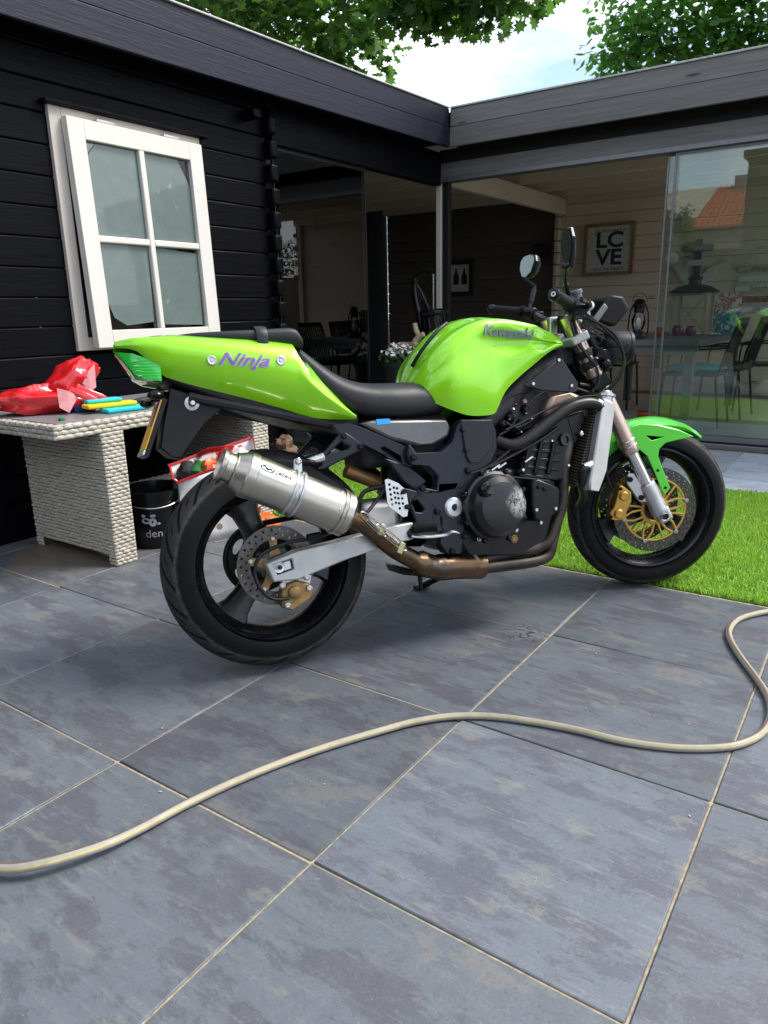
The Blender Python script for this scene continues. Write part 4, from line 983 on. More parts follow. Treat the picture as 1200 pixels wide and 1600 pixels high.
# ---- engine
t = MB(BK); t.prism(xz(BK, [(700, 760), (730, 735), (800, 728), (868, 742), (872, 800), (868, 838), (845, 868), (720, 868), (700, 835)], -.13), -.145, .145); crank = part(t, 'crankcase', 'engine_black', bevel=.02, seg=3)
cc = BK.px(779, 791, -.20); scrd = MATS.pop('_scr_d')
t = MB(BK); t.lathe([(0, .062), (.05, .062), (.075, .055), (.092, .038), (.100, .012), (.108, .008), (.110, -.03)], (cc[0], -.175, cc[2]), (0, -1, 0), 9 * 4, a0=.1); cl_ = part(t, 'clutch_cover', 'scratched_cover', ang=25)
sp_ = BK.w(BK.px(812, 785, -.225)) - np.array(worg(bike)); scrd.inputs[1].default_value = tuple(sp_)
for k in range(8): a = R(20 + 45 * k); bolt(cl_, BK, (cc[0] + .113 * math.cos(a), -.178, cc[2] + .113 * math.sin(a)), .008, .010, 'engine_black')
q = BK.px(762, 765, -.235); t = MB(BK); t.lathe([(0, .010), (.016, .010), (.018, .004), (.022, 0), (.022, -.02)], (q[0], -.232, q[2]), (.25, -1, .25), 20); oc = part(t, 'oil_cap', 'gloss_black', cl_)
t = MB(BK); t.beam((q[0] - .016, -.247, q[2] - .010), (q[0] + .006, -.247, q[2] + .014), .006, .012, (0, 1, 0)); part(t, 'cap_grip', 'gloss_black', oc, bevel=.002)
t = MB(BK); t.prism(xz(BK, [(829, 752), (840, 748), (868, 760), (873, 766), (871, 798), (862, 806), (840, 815), (833, 812), (828, 790)], -.185), -.195, -.14); pk = part(t, 'ignition_cover', 'engine_black', crank, bevel=.008, seg=3)
for x, y in ((838, 797), (868, 795), (842, 761), (851, 764), (845, 817)): q = BK.px(x, y, -.197); bolt(pk, BK, (q[0], -.196, q[2]), .006, .005, 'steel' if y > 790 else 'engine_black')
for x, y, m_ in ((803, 842, 'dull_gold'), (744, 838, 'engine_black'), (748, 842, 'steel'), (773, 838, 'engine_black'), (806, 828, 'steel')): q = BK.px(x, y, -.15); bolt(crank, BK, (q[0], -.147, q[2]), .014 if y == 842 and m_ == 'dull_gold' else .009, .008, m_)
t = MB(BK); t.prism(xz(BK, [(800, 742), (812, 690), (872, 640), (886, 690), (872, 752)], -.12), -.165, .165); cyl = part(t, 'cylinder_block', 'engine_black', bevel=.008)
for i in range(5):
    a, c = BK.px(812 + i * 2.2, 742 - i * 13, -.166), BK.px(872 + i * 1.6, 748 - i * 14, -.166)
    t = MB(BK); t.beam((a[0], -.166, a[2]), (c[0], -.166, c[2]), .010, .006, (0, 1, 0)); part(t, 'cooling_rib', 'engine_black', cyl, bevel=.002)
for x in (818, 836, 856):
    a, c = BK.px(x, 740, -.168), BK.px(x + 10, 690, -.168); t = MB(BK); t.tube([a, c], .009, 8); part(t, 'stud_boss', 'engine_black', cyl)
t = MB(BK); t.prism(xz(BK, [(836, 645), (845, 622), (880, 614), (905, 628), (908, 652), (880, 668), (845, 672)], -.10), -.155, .155); hd = part(t, 'cylinder_head', 'engine_bronze', bevel=.014, seg=3)
q = BK.px(881, 687, -.165); t = MB(BK); t.lathe([(0, .004), (.010, .004), (.012, .010), (.020, .010), (.022, -.004)], (q[0], -.166, q[2]), (0, -1, 0), 24); part(t, 'cam_plug', 'gloss_black', cyl)
q = BK.px(906, 678, -.165); bolt(None, BK, (q[0], -.166, q[2]), .009, .012, 'steel')
t = MB(BK); t.prism(xz(BK, [(862, 660), (905, 640), (910, 655), (896, 690), (880, 720), (868, 716)], -.14), -.160, -.10); part(t, 'chain_cover', 'engine_black', cyl, bevel=.006)
# carburettor bodies and clutter in the gap under the tank
t = MB(BK); t.prism(xz(BK, [(786, 640), (812, 612), (850, 612), (852, 650), (820, 672), (790, 676)], -.08), -.12, .12); cb = part(t, 'carburettor', 'ink_black', bevel=.01)
for x, y, r_ in ((806, 625, .018), (796, 650, .014), (822, 640, .016), (812, 660, .012)):
    q = BK.px(x, y, -.13); t = MB(BK); t.lathe([(0, .008), (r_ * .4, .008), (r_ * .45, .003), (r_ * .85, .006), (r_, 0), (r_, -.03)], (q[0], -.125, q[2]), (0, -1, 0), 18); part(t, 'carburettor_cap', 'engine_black', cb)
for pts_, r_ in (([(790, 672), (815, 660), (850, 642), (900, 622), (930, 618)], .004), ([(765, 730), (800, 712), (840, 690), (872, 668)], .005), ([(735, 740), (765, 728), (800, 700)], .004), ([(790, 745), (830, 748), (858, 752)], .004), ([(820, 640), (835, 622), (850, 612)], .003)):
    t = MB(BK); t.tube(catmull([BK.px(x, y, -.172) for x, y in pts_], 5), r_, 7); part(t, 'cable', 'hose_rubber')
for x, y in ((768, 735), (778, 732), (820, 722)):
    a = BK.px(x, y, -.18); t = MB(BK); t.tube([a, (a[0] + .03, -.18, a[2] + .014)], .004, 7); part(t, 'cable_end', 'steel')
# black triangular side panel
t = MB(BK); t.prism(xz(BK, [(815, 602), (830, 594), (872, 560), (878, 562), (902, 598), (902, 610), (895, 614), (850, 611)], -.15), -.155, -.148); tp = part(t, 'side_panel', 'panel_grey', bevel=.003)
for x, y in ((833, 600), (893, 603), (873, 563)): q = BK.px(x, y, -.157); bolt(tp, BK, (q[0], -.156, q[2]), .006, .004, 'steel')
t = MB(BK); t.prism(xz(BK, [(815, 602), (872, 560), (902, 598), (890, 614)], .15), .148, .155); part(t, 'side_panel', 'panel_grey', bevel=.003)
for s in (-1, 1):
    t = MB(BK); t.tube(catmull([(.66, s * .10, .62), (.80, s * .105, .71), (.95, s * .09, .81), (1.10, s * .05, .86)], 5), .030, 12, flat=1.2); part(t, 'frame_spar', 'ink_black')
t = MB(BK); ak = np.array([-math.sin(RAKE), 0, math.cos(RAKE)]); hs0 = np.array([WB + .095, 0, 0]); t.tube([hs0 + ak * .72, hs0 + ak * .97], .034, 20); part(t, 'steering_head', 'engine_black')
# ---- radiator, hoses
ra, rb_ = np.array(BK.px(940, 634, -.19)), np.array(BK.px(908, 764, -.19)); ra[1] = rb_[1] = 0; rd = ra - rb_; rl = np.linalg.norm(rd); rd /= rl; rn = np.array([rd[2], 0, -rd[0]])
t = MB(BK); t.box((ra + rb_) / 2 - rn * .006 + rd * 0, (rl - .02, .37, .026), (rd, (0, 1, 0), rn)); rad = part(t, 'radiator', 'radiator_core', smooth=False)
for s in (-1, 1):
    o = [(938, 622), (952, 628), (955, 636), (942, 735), (930, 768), (915, 765), (916, 752)]
    pp = xz(BK, o, -.195); t = MB(BK); t.prism(pp, s * .180, s * .215); part(t, 'side_tank', 'alloy_pale', rad, bevel=.006)
q = BK.px(947, 622, -.19); t = MB(BK); t.lathe([(.022, -.02), (.022, .0), (.030, .001), (.030, .008), (.018, .012), (.012, .020), (0, .021)], (q[0], -.19, q[2] + .004), (.2, 0, 1), 9); part(t, 'radiator_cap', 'alloy', rad)
t = MB(BK); t.tube(catmull([BK.px(776, 690, -.14), BK.px(800, 696, -.165), BK.px(826, 684, -.175), BK.px(862, 656, -.18), BK.px(892, 636, -.185), BK.px(920, 630, -.19), BK.px(940, 636, -.195)], 6), .0205, 16); part(t, 'coolant_hose', 'hose_rubber')
q = BK.px(934, 634, -.19); t = MB(BK); t.tube([BK.px(930, 632, -.19), BK.px(936, 634, -.192)], .0225, 16); part(t, 'hose_clamp', 'steel')
t = MB(BK); t.tube(catmull([BK.px(917, 730, -.20), BK.px(911, 735, -.20), BK.px(909, 755, -.18), BK.px(912, 775, -.12), BK.px(905, 790, -.06)], 6), .014, 12); part(t, 'lower_hose', 'hose_rubber')
t = MB(BK); t.tube([BK.px(912, 731, -.20), BK.px(926, 724, -.20)], .014, 12); part(t, 'hose_neck', 'alloy')

# ---- exhaust
hp = [(.142, 0), (.048, 1), (-.048, 2), (-.142, 3)]
t = MB(BK); t.tube(catmull([BK.px(892, 672, -.13), BK.px(886, 700, -.15), BK.px(880, 735, -.15), BK.px(878, 785, -.15), BK.px(868, 818, -.145), BK.px(856, 846, -.14), BK.px(832, 858, -.13), BK.px(795, 864, -.12), BK.px(745, 876, -.11)], 6), .0195, 14); part(t, 'header_pipe', 'header_pipe')
t = MB(BK); t.tube(catmull([BK.px(886, 690, -.05), BK.px(872, 800, -.10), BK.px(863, 842, -.13), BK.px(857, 866, -.13), BK.px(838, 876, -.13), BK.px(800, 882, -.125), BK.px(748, 888, -.12)], 6), .0195, 14); part(t, 'header_pipe', 'header_pipe')
for yy in (.05, .14):
    t = MB(BK); t.tube(catmull([(1.0, yy, .60), (1.01, yy, .45), (.96, yy, .27), (.86, yy * .8, .20), (.70, yy * .4, .205), (.56, -.05, .21)], 6), .0195, 12); part(t, 'header_pipe', 'header_pipe')
t = MB(BK); t.tube(catmull([BK.px(752, 884, -.12), BK.px(715, 884, -.125), BK.px(680, 886, -.13), BK.px(650, 876, -.14), BK.px(620, 860, -.155), BK.px(592, 838, -.18), BK.px(566, 818, -.20), BK.px(545, 808, -.212)], 6), [.042] * 12 + [.037] * 6 + [.028] * 12 + [.026] * 13, 18); cp = part(t, 'collector_pipe', 'burnt_pipe')
t = MB(BK); t.tube([BK.px(742, 880, -.12), BK.px(733, 884, -.12)], [.043, .043], 16); part(t, 'pipe_clamp', simple('rusty_clamp', (.28, .19, .13), .5, metal=.7, var=.4), cp)
m0, m1 = np.array(BK.px(381, 740, -.215)), np.array(BK.px(531, 800, -.215)); ma = (m1 - m0) / np.linalg.norm(m1 - m0); ml = np.linalg.norm(m1 - m0); mr = .0605
t = MB(BK); t.lathe([(mr * .90, .012), (mr, .0), (mr, -.002)] + [(mr, .0), (mr, ml)], tuple(m0), tuple(ma), 48, cap=False)
t = MB(BK); t.lathe([(mr, .010), (mr, ml * .5), (mr, ml - .004)], tuple(m0), tuple(ma), 56); can = part(t, 'muffler', 'brushed_titanium', ang=30)
def mring(h0, h1, r_, name, mat='brushed_titanium', prof=None):
    t = MB(BK); t.lathe(prof or [(mr - .001, h0 - .001), (r_, h0), (r_ + .0015, (h0 + h1) / 2), (r_, h1), (mr - .001, h1 + .001)], tuple(m0), tuple(ma), 56); return part(t, name, mat, can, ang=16)
mring(0, 0, 0, 'end_cone', prof=[(mr + .0002, .024), (mr + .0018, .022), (mr + .0018, .0), (mr - .001, -.003), (.047, -.028), (.044, -.032), (.041, -.032), (.040, -.02)])
mring(0, 0, 0, 'outlet_tip', prof=[(.046, -.029), (.047, -.033), (.0395, -.036), (.0385, -.054), (.043, -.057), (.0445, -.062), (.043, -.068), (.039, -.068), (.035, -.05), (.034, -.02), (.0, -.012)])
mring(ml * .44, ml * .44 + .008, mr + .004, 'muffler_strap', 'alloy'); mring(ml * .515, ml * .515 + .008, mr + .004, 'muffler_strap', 'alloy'); mring(ml * .44 + .009, ml * .515 - .001, mr + .002, 'strap_band', 'steel')
mring(ml - .012, ml - .002, mr + .005, 'rivet_band'); mring(0, 0, 0, 'front_cap', prof=[(mr - .002, ml - .001), (mr + .003, ml), (mr + .004, ml + .018), (mr * .88, ml + .028), (.03, ml + .034)])
b0 = np.array(BK.px(458, 722, -.17)); t = MB(BK); mp = m0 + ma * ml * .48
side_ = np.array([0, 1., 0]); up_ = np.cross(side_, ma); up_ /= np.linalg.norm(up_); up_ = up_ if up_[2] > 0 else -up_
tt = [mp + up_ * (mr - .01) - ma * .014, mp + up_ * (mr - .01) + ma * .014, b0 * [1, 0, 1] + [0, -.215, 0] + ma * .013, b0 * [1, 0, 1] + [0, -.215, 0] + up_ * .014, b0 * [1, 0, 1] + [0, -.215, 0] - ma * .013]
t.prism([(p[0], p[2]) for p in tt], -.219, -.213); HT = part(t, 'hanger_tab', 'alloy', can, bevel=.003); bolt(HT, BK, (b0[0], -.2195, b0[2]), .009, .007)
t = MB(BK); t.tube([(b0[0], -.212, b0[2]), BK.px(500, 724, -.15)], .010, 8); part(t, 'hanger_arm', 'engine_black')
# badge on the can: curved plate with lettering
out_ = np.array([0, -1., 0]); out_ -= ma * (out_ @ ma); out_ /= np.linalg.norm(out_); upm = np.cross(ma, out_); upm = upm if upm[2] > 0 else -upm
def on_can(u, v, h): a = v / mr + R(30); return m0 + ma * u + (out_ * math.cos(a) + upm * math.sin(a)) * (mr + h)
def can_patch(u0, u1, hv, h, nu=18, nv=8):
    vs, fs = [], []
    for i in range(nu + 1):
        f = i / nu; taper = min(1, (f * (1 - f) * 14) ** .5 if 0 < f < 1 else .35)
        for j in range(nv + 1): vs.append(on_can(u0 + (u1 - u0) * f, hv * taper * (j / nv * 2 - 1), h))
    for i in range(nu):
        for j in range(nv): a = i * (nv + 1) + j; fs.append((a, a + 1, a + nv + 2, a + nv + 1))
    return vs, fs
t = MB(BK); t.add(*can_patch(.018, ml * .42, .021, .0006)); bg_ = part(t, 'badge', simple('badge_white', (.74, .74, .73), .35, var=.04), can)
def can_text(body, size, uc, width, vc=0.0):
    vs, fs = text_mesh(body, size, shear=.25, bold=.0003); xs = [v[0] for v in vs]; k = width / (max(xs) - min(xs)); t = MB(BK)
    t.add([on_can(uc + v[0] * k, vc + v[1], .0012) for v in vs], fs); part(t, 'lettering', 'ink_black', bg_, smooth=False, recalc=False)
can_text('Jebeis', .017, .089, .046)
t = MB(BK); ell = [on_can(.043 + .020 * math.cos(u) * f, .0095 * math.sin(u) * f, .0013) for f in (1, .82) for u in [2 * math.pi * k / 24 for k in range(24)]]; t.add(ell, [(k, (k + 1) % 24, 24 + (k + 1) % 24, 24 + k) for k in range(24)])
zig = [(.026, .004), (.034, .006), (.044, .001), (.052, .004), (.060, -.005), (.050, -.001), (.042, -.006), (.036, .001)]; t.add([on_can(u, v, .0013) for u, v in zig], [tuple(range(8))]); part(t, 'emblem', 'ink_black', bg_, smooth=False)
for u, v in ((.020, -.034), (.020, .036), (ml - .022, -.03), (ml - .022, .034)):
    c_ = on_can(u, v, 0); n_ = on_can(u, v, 1) - c_; t = MB(BK); t.lathe([(0, .002), (.003, .0018), (.0045, 0)], tuple(c_), tuple(n_), 10); part(t, 'rivet', 'steel', can)
for (x0, y0), (x1, y1) in (((566, 802), (602, 836)), ((590, 822), (633, 858))):
    a, c = np.array(BK.px(x0, y0, -.235)), np.array(BK.px(x1, y1, -.215)); d_ = (c - a); ln_ = np.linalg.norm(d_); d_ /= ln_; nrm = np.cross(d_, (0, 1, 0)); t = MB(BK)
    hel = [a + d_ * ln_ * (.25 + .5 * k / 80) + .0065 * (nrm * math.cos(k * .9) + np.array([0, 1., 0]) * math.sin(k * .9)) for k in range(81)]
    t.tube(hel, .0014, 5); lp = [a + d_ * ln_ * (.5 + .55 * math.cos(u)) + nrm * .011 * math.sin(u) for u in [2 * math.pi * k / 28 for k in range(28)]]; t.tube(lp, .0016, 6, closed=True); part(t, 'exhaust_spring', 'steel', cp)
for x, y in ((596, 828), (626, 856)):
    a = np.array(BK.px(x, y, -.215)); t = MB(BK); t.box(a, (.034, .012, .018), ((.5, 0, .87), (0, 1, 0), (-.87, 0, .5))); part(t, 'spring_tab', simple('olive_plate', (.40, .38, .20), .35, metal=.7), cp, bevel=.002)
# side stand
t = MB(BK); t.tube([(.70, .13, .25), (.69, .24, .12), (.66, .345, .078)], .012, 10); t.box((.66, .352, .074), (.06, .03, .008)); part(t, 'side_stand', 'engine_black')
t = MB(BK); t.tube([BK.px(656, 900, -.03), BK.px(658, 922, -.03)], [.008, .006], 8); part(t, 'drain_stub', 'engine_black')
t = MB(BK); t.prism(xz(BK, [(622, 885), (660, 892), (700, 896), (690, 906), (650, 900), (628, 898)], -.05), -.06, .06); part(t, 'lower_linkage', 'engine_black', bevel=.006)

# ---- front end (steered frame)
def sp3(x, y, off): return np.array(ST.px(x, y, off))
fa, fb = sp3(897, 520, -.105), sp3(1033, 804, -.105); fd = (fb - fa) / np.linalg.norm(fb - fa); fl = np.linalg.norm(fb - fa)
fbreak = np.linalg.norm(sp3(986, 708, -.105) - fa)
for s in (-1, 1):
    o = fa * [1, 0, 1] + np.array([0, s * .105, 0])
    t = MB(ST); t.lathe([(0, -.06), (.024, -.06), (.025, 0.0), (.0255, .08), (.0255, .13), (.029, .135), (.029, fbreak - .05), (.030, fbreak - .03), (.030, fbreak - .01), (.027, fbreak), (.0, fbreak)], tuple(o), tuple(fd), 28); FT = part(t, 'fork_tube', 'bronze', ang=30)
    t = MB(ST); t.lathe([(.0215, fbreak - .01), (.0215, fl - .02)], tuple(o), tuple(fd), 24); part(t, 'stanchion', 'chrome', FT)
    for h_ in (.065, .105):
        t = MB(ST); t.lathe([(.0262, h_), (.0275, h_ + .002), (.0275, h_ + .024), (.0262, h_ + .026)], tuple(o), tuple(fd), 24); part(t, 'fork_sticker', 'ink_black', FT)
    for h_ in (fbreak - .052, fbreak - .032):
        t = MB(ST); t.lathe([(.0292, h_), (.0318, h_ + .003), (.0292, h_ + .006)], tuple(o), tuple(fd), 24); part(t, 'fork_ring', 'steel', FT)
    # axle clamp
    kx_ = np.array([fd[2], 0, -fd[0]])            # rearwards-forwards normal in plane
    if kx_[0] < 0: kx_ = -kx_
    t = MB(ST); t.lathe([(.024, fl - .135), (.029, fl - .13), (.031, fl - .09), (.029, fl - .05), (.031, fl - .03), (.031, fl - .012), (.020, fl + .012), (0, fl + .014)], tuple(o), tuple(fd), 24); CL = part(t, 'axle_clamp', 'alloy', ang=30)
    c0 = o + fd * fl; t = MB(ST); t.box(c0 - fd * .0 + kx_ * .004, (.056, .050, .052), (fd, (0, 1, 0), kx_)); part(t, 'clamp_foot', 'alloy', CL, bevel=.010, seg=3)
    t = MB(ST); t.lathe([(.011, .012), (.0125, .004), (.0165, .005), (.018, .002), (.018, -.02)], (c0[0], s * .129, c0[2]), (0, s, 0), 24); part(t, 'axle_end', 'steel', CL)
    t = MB(ST); t.lathe([(0, 0), (.0115, 0)], (c0[0], s * .1345, c0[2]), (0, s, 0), 16); part(t, 'axle_bore', 'ink_black', CL)
    lug = [o + fd * (fl - .20) - kx_ * .045, o + fd * (fl - .19) - kx_ * .025, o + fd * (fl - .12) - kx_ * .015, o + fd * (fl - .065) - kx_ * .02, o + fd * (fl - .085) - kx_ * .052, o + fd * (fl - .17) - kx_ * .064]
    t = MB(ST); t.prism([(p[0], p[2]) for p in lug], s * .105 - .008, s * .105 + .008); LG = part(t, 'caliper_lug', 'alloy', CL, bevel=.004)
    for u, w_ in ((.178, .048), (.098, .040)):
        p = o + fd * (fl - u) - kx_ * w_; bolt(LG, ST, (p[0], s * .114, p[2]), .010, .006, 'engine_black', (0, s, 0))
    # caliper: two piston blocks in a cast body
    pc = [(968, 756), (976, 762), (984, 768), (984, 782), (977, 797), (974, 810), (963, 812), (951, 810), (950, 800), (957, 790), (962, 772), (964, 760)]
    t = MB(ST); t.prism(xz(ST, pc, -.10), s * .072, s * .118); CP = part(t, 'front_caliper', 'gold', bevel=.008, seg=3)
    for x, y in ((975, 775), (967, 803)):
        p = ST.px(x, y, -.12); t = MB(ST); t.lathe([(0, .012), (.013, .012), (.017, .008), (.018, -.01)], (p[0], s * .116, p[2]), (0, s, 0), 22); part(t, 'piston_housing', 'gold', CP)
    for x, y in ((970, 764), (955, 808), (957, 790)): p = ST.px(x, y, -.12); bolt(CP, ST, (p[0], s * .118, p[2]), .006, .005, 'engine_black', (0, s, 0))
    t = MB(ST); t.tube(catmull([np.array(ST.px(958, 768, -.10)) * [1, 0, 1] + [0, s * .10, 0], np.array(ST.px(948, 745, -.1)) * [1, 0, 1] + [0, s * .105, 0], np.array(ST.px(945, 700, -.1)) * [1, 0, 1] + [0, s * .10, 0], np.array(ST.px(940, 660, -.1)) * [1, 0, 1] + [0, s * .07, 0]], 6), .005, 8); part(t, 'brake_line', 'hose_rubber')
    # disc and its gold carrier
    dsc = disc(ST, (WB, FWR), s * .068, .118, .155, .005, frontw, 34, (0, 2, 1))
    t = MB(ST); yv = s * .068; Pt = lambda r_, a_: np.array([WB + r_ * math.cos(a_), yv, FWR + r_ * math.sin(a_)])
    t.tube([Pt(.046, 2 * math.pi * k / 40) for k in range(40)], .008, 8, closed=True, flat=.7, flatdir=(0, 1, 0))
    for i in range(6):
        a_ = R(12 + 60 * i)
        t.tube([Pt(.114, a_ + u) for u in np.linspace(.05, math.pi / 3 - .05, 9)], .0045, 8, flat=.8, flatdir=(0, 1, 0))
        for sg in (-1, 1): t.tube([Pt(.046, a_ + sg * .30), Pt(.085, a_ + sg * .20), Pt(.116, a_ + sg * .06)], .0050, 8, flat=.8, flatdir=(0, 1, 0))
        t.tube([Pt(.046, a_ + math.pi / 6), Pt(.113, a_ + math.pi / 6 + .09)], .0045, 8, flat=.8, flatdir=(0, 1, 0))
    part(t, 'disc_carrier', 'gold', frontw)
    for i in range(6): a_ = R(12 + 60 * i); p = Pt(.119, a_); bolt(frontw, ST, (p[0], yv + s * .003, p[2]), .009, .005, 'steel', (0, s, 0), 'bobbin')
# triple clamps
hx = np.array([hs0[0], 0, hs0[2]])
for h_, th, mt in ((.02, .030, 'alloy_pale'), (.185, .045, 'engine_black')):
    oR, oL = fa * [1, 0, 1] + np.array([0, -.105, 0]) + fd * h_, fa * [1, 0, 1] + np.array([0, .105, 0]) + fd * h_; mid = (oR + oL) / 2 - np.array([math.cos(RAKE), 0, math.sin(RAKE)]) * .035
    t = MB(ST); e = np.array([math.cos(RAKE), 0, math.sin(RAKE)]); 
    ol = [(-.145, -.03), (-.145, .03), (-.10, .042), (0, .02), (.10, .042), (.145, .03), (.145, -.03), (.10, -.042), (.045, -.072), (-.045, -.072), (-.10, -.042)]
    c_ = (oR + oL) / 2; t.add([c_ + np.array([0, a_, 0]) + e * b_ + fd * q_ for q_ in (-th / 2, th / 2) for a_, b_ in ol], [tuple(range(11)), tuple(range(21, 10, -1))] + [(i, (i + 1) % 11, 11 + (i + 1) % 11, 11 + i) for i in range(11)]); part(t, 'triple_clamp', mt, bevel=.005)
# handlebar: tapered tubular, grips, bar ends, levers
rg, lg = sp3(868, 466, -.375), np.array([.992, .375, 1.056])
def barpt(s, y, x, z): return np.array([x, s * y, z])
bar = [barpt(-1, .375, .982, 1.052), barpt(-1, .30, 1.035, 1.040), barpt(-1, .22, 1.085, 1.020), barpt(-1, .15, 1.112, .995), barpt(-1, .09, 1.120, .985)]
bar = bar + [p * [1, -1, 1] for p in reversed(bar)]
t = MB(ST); t.tube(catmull(bar, 6), .0135, 14); HB = part(t, 'handlebar', 'gloss_black')
for s in (-1, 1):
    a, c = barpt(s, .380, .979, 1.053), barpt(s, .262, 1.060, 1.033); d_ = (c - a); ln_ = np.linalg.norm(d_); d_ /= ln_
    t = MB(ST); pr = [(.0165, 0)] + [(.0172 if i % 2 else .0158, ln_ * (i + .5) / 26) for i in range(26)] + [(.019, ln_), (.024, ln_ + .001), (.024, ln_ + .004), (.014, ln_ + .005)]
    t.lathe(pr, tuple(a), tuple(d_), 22); part(t, 'grip', 'rubber', HB, ang=80)
    t = MB(ST); t.lathe([(.0, .020), (.006, .020), (.008, .018), (.010, .020), (.017, .019), (.0195, .012), (.0195, .002), (.015, -.004)], tuple(a), tuple(-d_), 22); part(t, 'bar_end', 'gloss_black', HB)
    t = MB(ST); t.lathe([(.0035, .0206), (.0075, .0206)], tuple(a), tuple(-d_), 18); part(t, 'bar_end_screw', 'steel', HB)
    c2 = barpt(s, .225, 1.082, 1.024); t = MB(ST); t.tube([c2 - d_ * .022, c2 + d_ * .022], .023, 12); t.box(c2 + np.array([.02, 0, -.012]), (.05, .04, .034)); SWC = part(t, 'switch_housing', 'engine_black', HB, bevel=.004)
    t = MB(ST); t.tube(catmull([barpt(s, .215, 1.12, 1.020), barpt(s, .27, 1.125, 1.022), barpt(s, .33, 1.095, 1.030), barpt(s, .385, 1.055, 1.035)], 6), .0065, 8, flat=1.5, flatdir=(0, 0, 1)); part(t, 'lever', 'gloss_black', HB)
    for k in range(2):
        t = MB(ST); t.lathe([(.018, -.012), (.020, -.008), (.020, .008), (.018, .012)], tuple(barpt(s, .075, 1.120, .985)), (0, 1, 0), 18); 
    t = MB(ST); t.box(barpt(s, .055, 1.120, .972), (.05, .035, .06)); part(t, 'bar_riser', 'alloy' if s > 0 else 'engine_black', HB, bevel=.006)
# brake reservoir on the right, clutch perch on the left
t = MB(ST); rp = sp3(900, 466, -.20); t.lathe([(.016, -.030), (.020, -.026), (.021, .012), (.025, .013), (.025, .022), (.022, .025), (0, .025)], tuple(rp), (-.25, 0, 1), 20); part(t, 'brake_reservoir', simple('smoked_plastic', (.10, .105, .12), .25, var=.1), HB)
t = MB(ST); t.box(rp + np.array([.02, .05, -.03]), (.05, .10, .028)); part(t, 'master_cylinder', 'engine_black', HB, bevel=.006)
t = MB(ST); q = sp3(918, 478, -.10); t.ball(q, (.022, .026, .018)); t.box(q + np.array([-.01, 0, -.022]), (.03, .03, .03)); part(t, 'ignition_barrel', 'sign_white', None, bevel=.004)
# mirrors
_cv = CLOC - ST.w((1.025, -.345, 1.18)); _cv = np.array([_cv @ ST.X, _cv @ ST.Y, _cv @ ST.Z]); MRN = rotv(_cv / np.linalg.norm(_cv) * [1, 1, .1], (0, 0, 1), R(-72))
for s, (ex, ez), (bx, bz, by), yb in ((-1, (1.025, 1.180), (1.052, 1.10, .255), .345), (1, (1.095, 1.200), (1.109, 1.123, .250), .300)):
    t = MB(ST); base = barpt(s, .225, 1.075, 1.035); el = barpt(s, by, bx, bz); hd_ = barpt(s, yb, ex - .005, ez - .045)
    t.tube([base, el], [.0075, .006], 10); t.tube([base + (el - base) * .35, base + (el - base) * .85], [.011, .011], 10); t.tube([el, hd_], .006, 10); t.ball(hd_, .010, 10, 6); MR = part(t, 'mirror', 'gloss_black', None)
    cen = barpt(s, yb, ex, ez); nrm = np.array([-.90, -s * .28, .20]) if s > 0 else MRN; nrm = nrm / np.linalg.norm(nrm); ux = np.cross(nrm, (0, 0, 1)); ux /= np.linalg.norm(ux); uz = np.cross(ux, nrm); uz = uz if uz[2] > 0 else -uz
    sg = 1 if (ux[1] * s) > 0 else -1; kz_ = 1.35 if s < 0 else 1.0
    ol = [(a_ * .84, b_ * .84) for a_, b_ in ((-.058, .020), (-.045, .046), (-.010, .056), (.045, .052), (.066, .028), (.062, -.008), (.034, -.045), (.0, -.052), (-.040, -.030))]
    secs = [[cen + ux * sg * a_ * k_ + uz * b_ * kz_ * k_ - nrm * h_ * (.5 if s < 0 else 1) for a_, b_ in ol] for k_, h_ in ((.96, .0), (1.0, .005), (.98, .018), (.80, .034), (.45, .043))]
    t = MB(ST); t.loft(secs); part(t, 'mirror_shell', 'gloss_black', MR, ang=30)
    t = MB(ST); t.add([cen + ux * sg * a_ * .90 + uz * b_ * kz_ * .90 + nrm * .0012 for a_, b_ in ol], [tuple(range(9))]); part(t, 'mirror_glass', simple('mirror_silver', (.85, .86, .87), .03, metal=1, var=.01), MR, smooth=False)
# instrument cluster, headlight
c0 = (sp3(920, 495, 0) + sp3(955, 480, 0)) / 2; q0_, q1_, q2_, q3_ = [sp3(x, y, 0) for x, y in ((914, 503), (940, 463), (969, 484), (946, 512))]
t = MB(ST); t.prism([(p[0], p[2]) for p in (q0_, q1_, (q1_ + q2_) / 2 + [.012, 0, .016], q2_, q3_)], -.085, .085); IC = part(t, 'instrument_cluster', 'black_plastic', bevel=.010, seg=3)
fn = (q0_ + q1_) / 2; fdv = (q1_ - q0_) / np.linalg.norm(q1_ - q0_); fn2 = np.array([-fdv[2], 0, fdv[0]]); fn2 = fn2 if fn2[0] < 0 else -fn2
t = MB(ST); t.box(fn + fn2 * .001, (.062, .14, .004), (fdv, (0, 1, 0), fn2)); part(t, 'display', 'gloss_black', IC, bevel=.002)
t = MB(ST); p_ = [sp3(x, y, -.086) for x, y in ((924, 500), (944, 474), (950, 480), (932, 506))]; t.prism([(p[0], p[2]) for p in p_], -.089, -.084); part(t, 'side_lens', simple('grey_lens', (.22, .22, .22), .15), IC, bevel=.002)
hc = sp3(968, 543, -.02); ha = np.array([math.cos(R(8)), 0, -math.sin(R(8))])
t = MB(ST); t.lathe([(0, -.085), (.025, -.08), (.045, -.062), (.054, -.035), (.057, .0), (.058, .018), (.060, .020), (.060, .030), (.056, .032)], tuple(hc), tuple(ha), 44); HL = part(t, 'headlight', 'panel_grey')
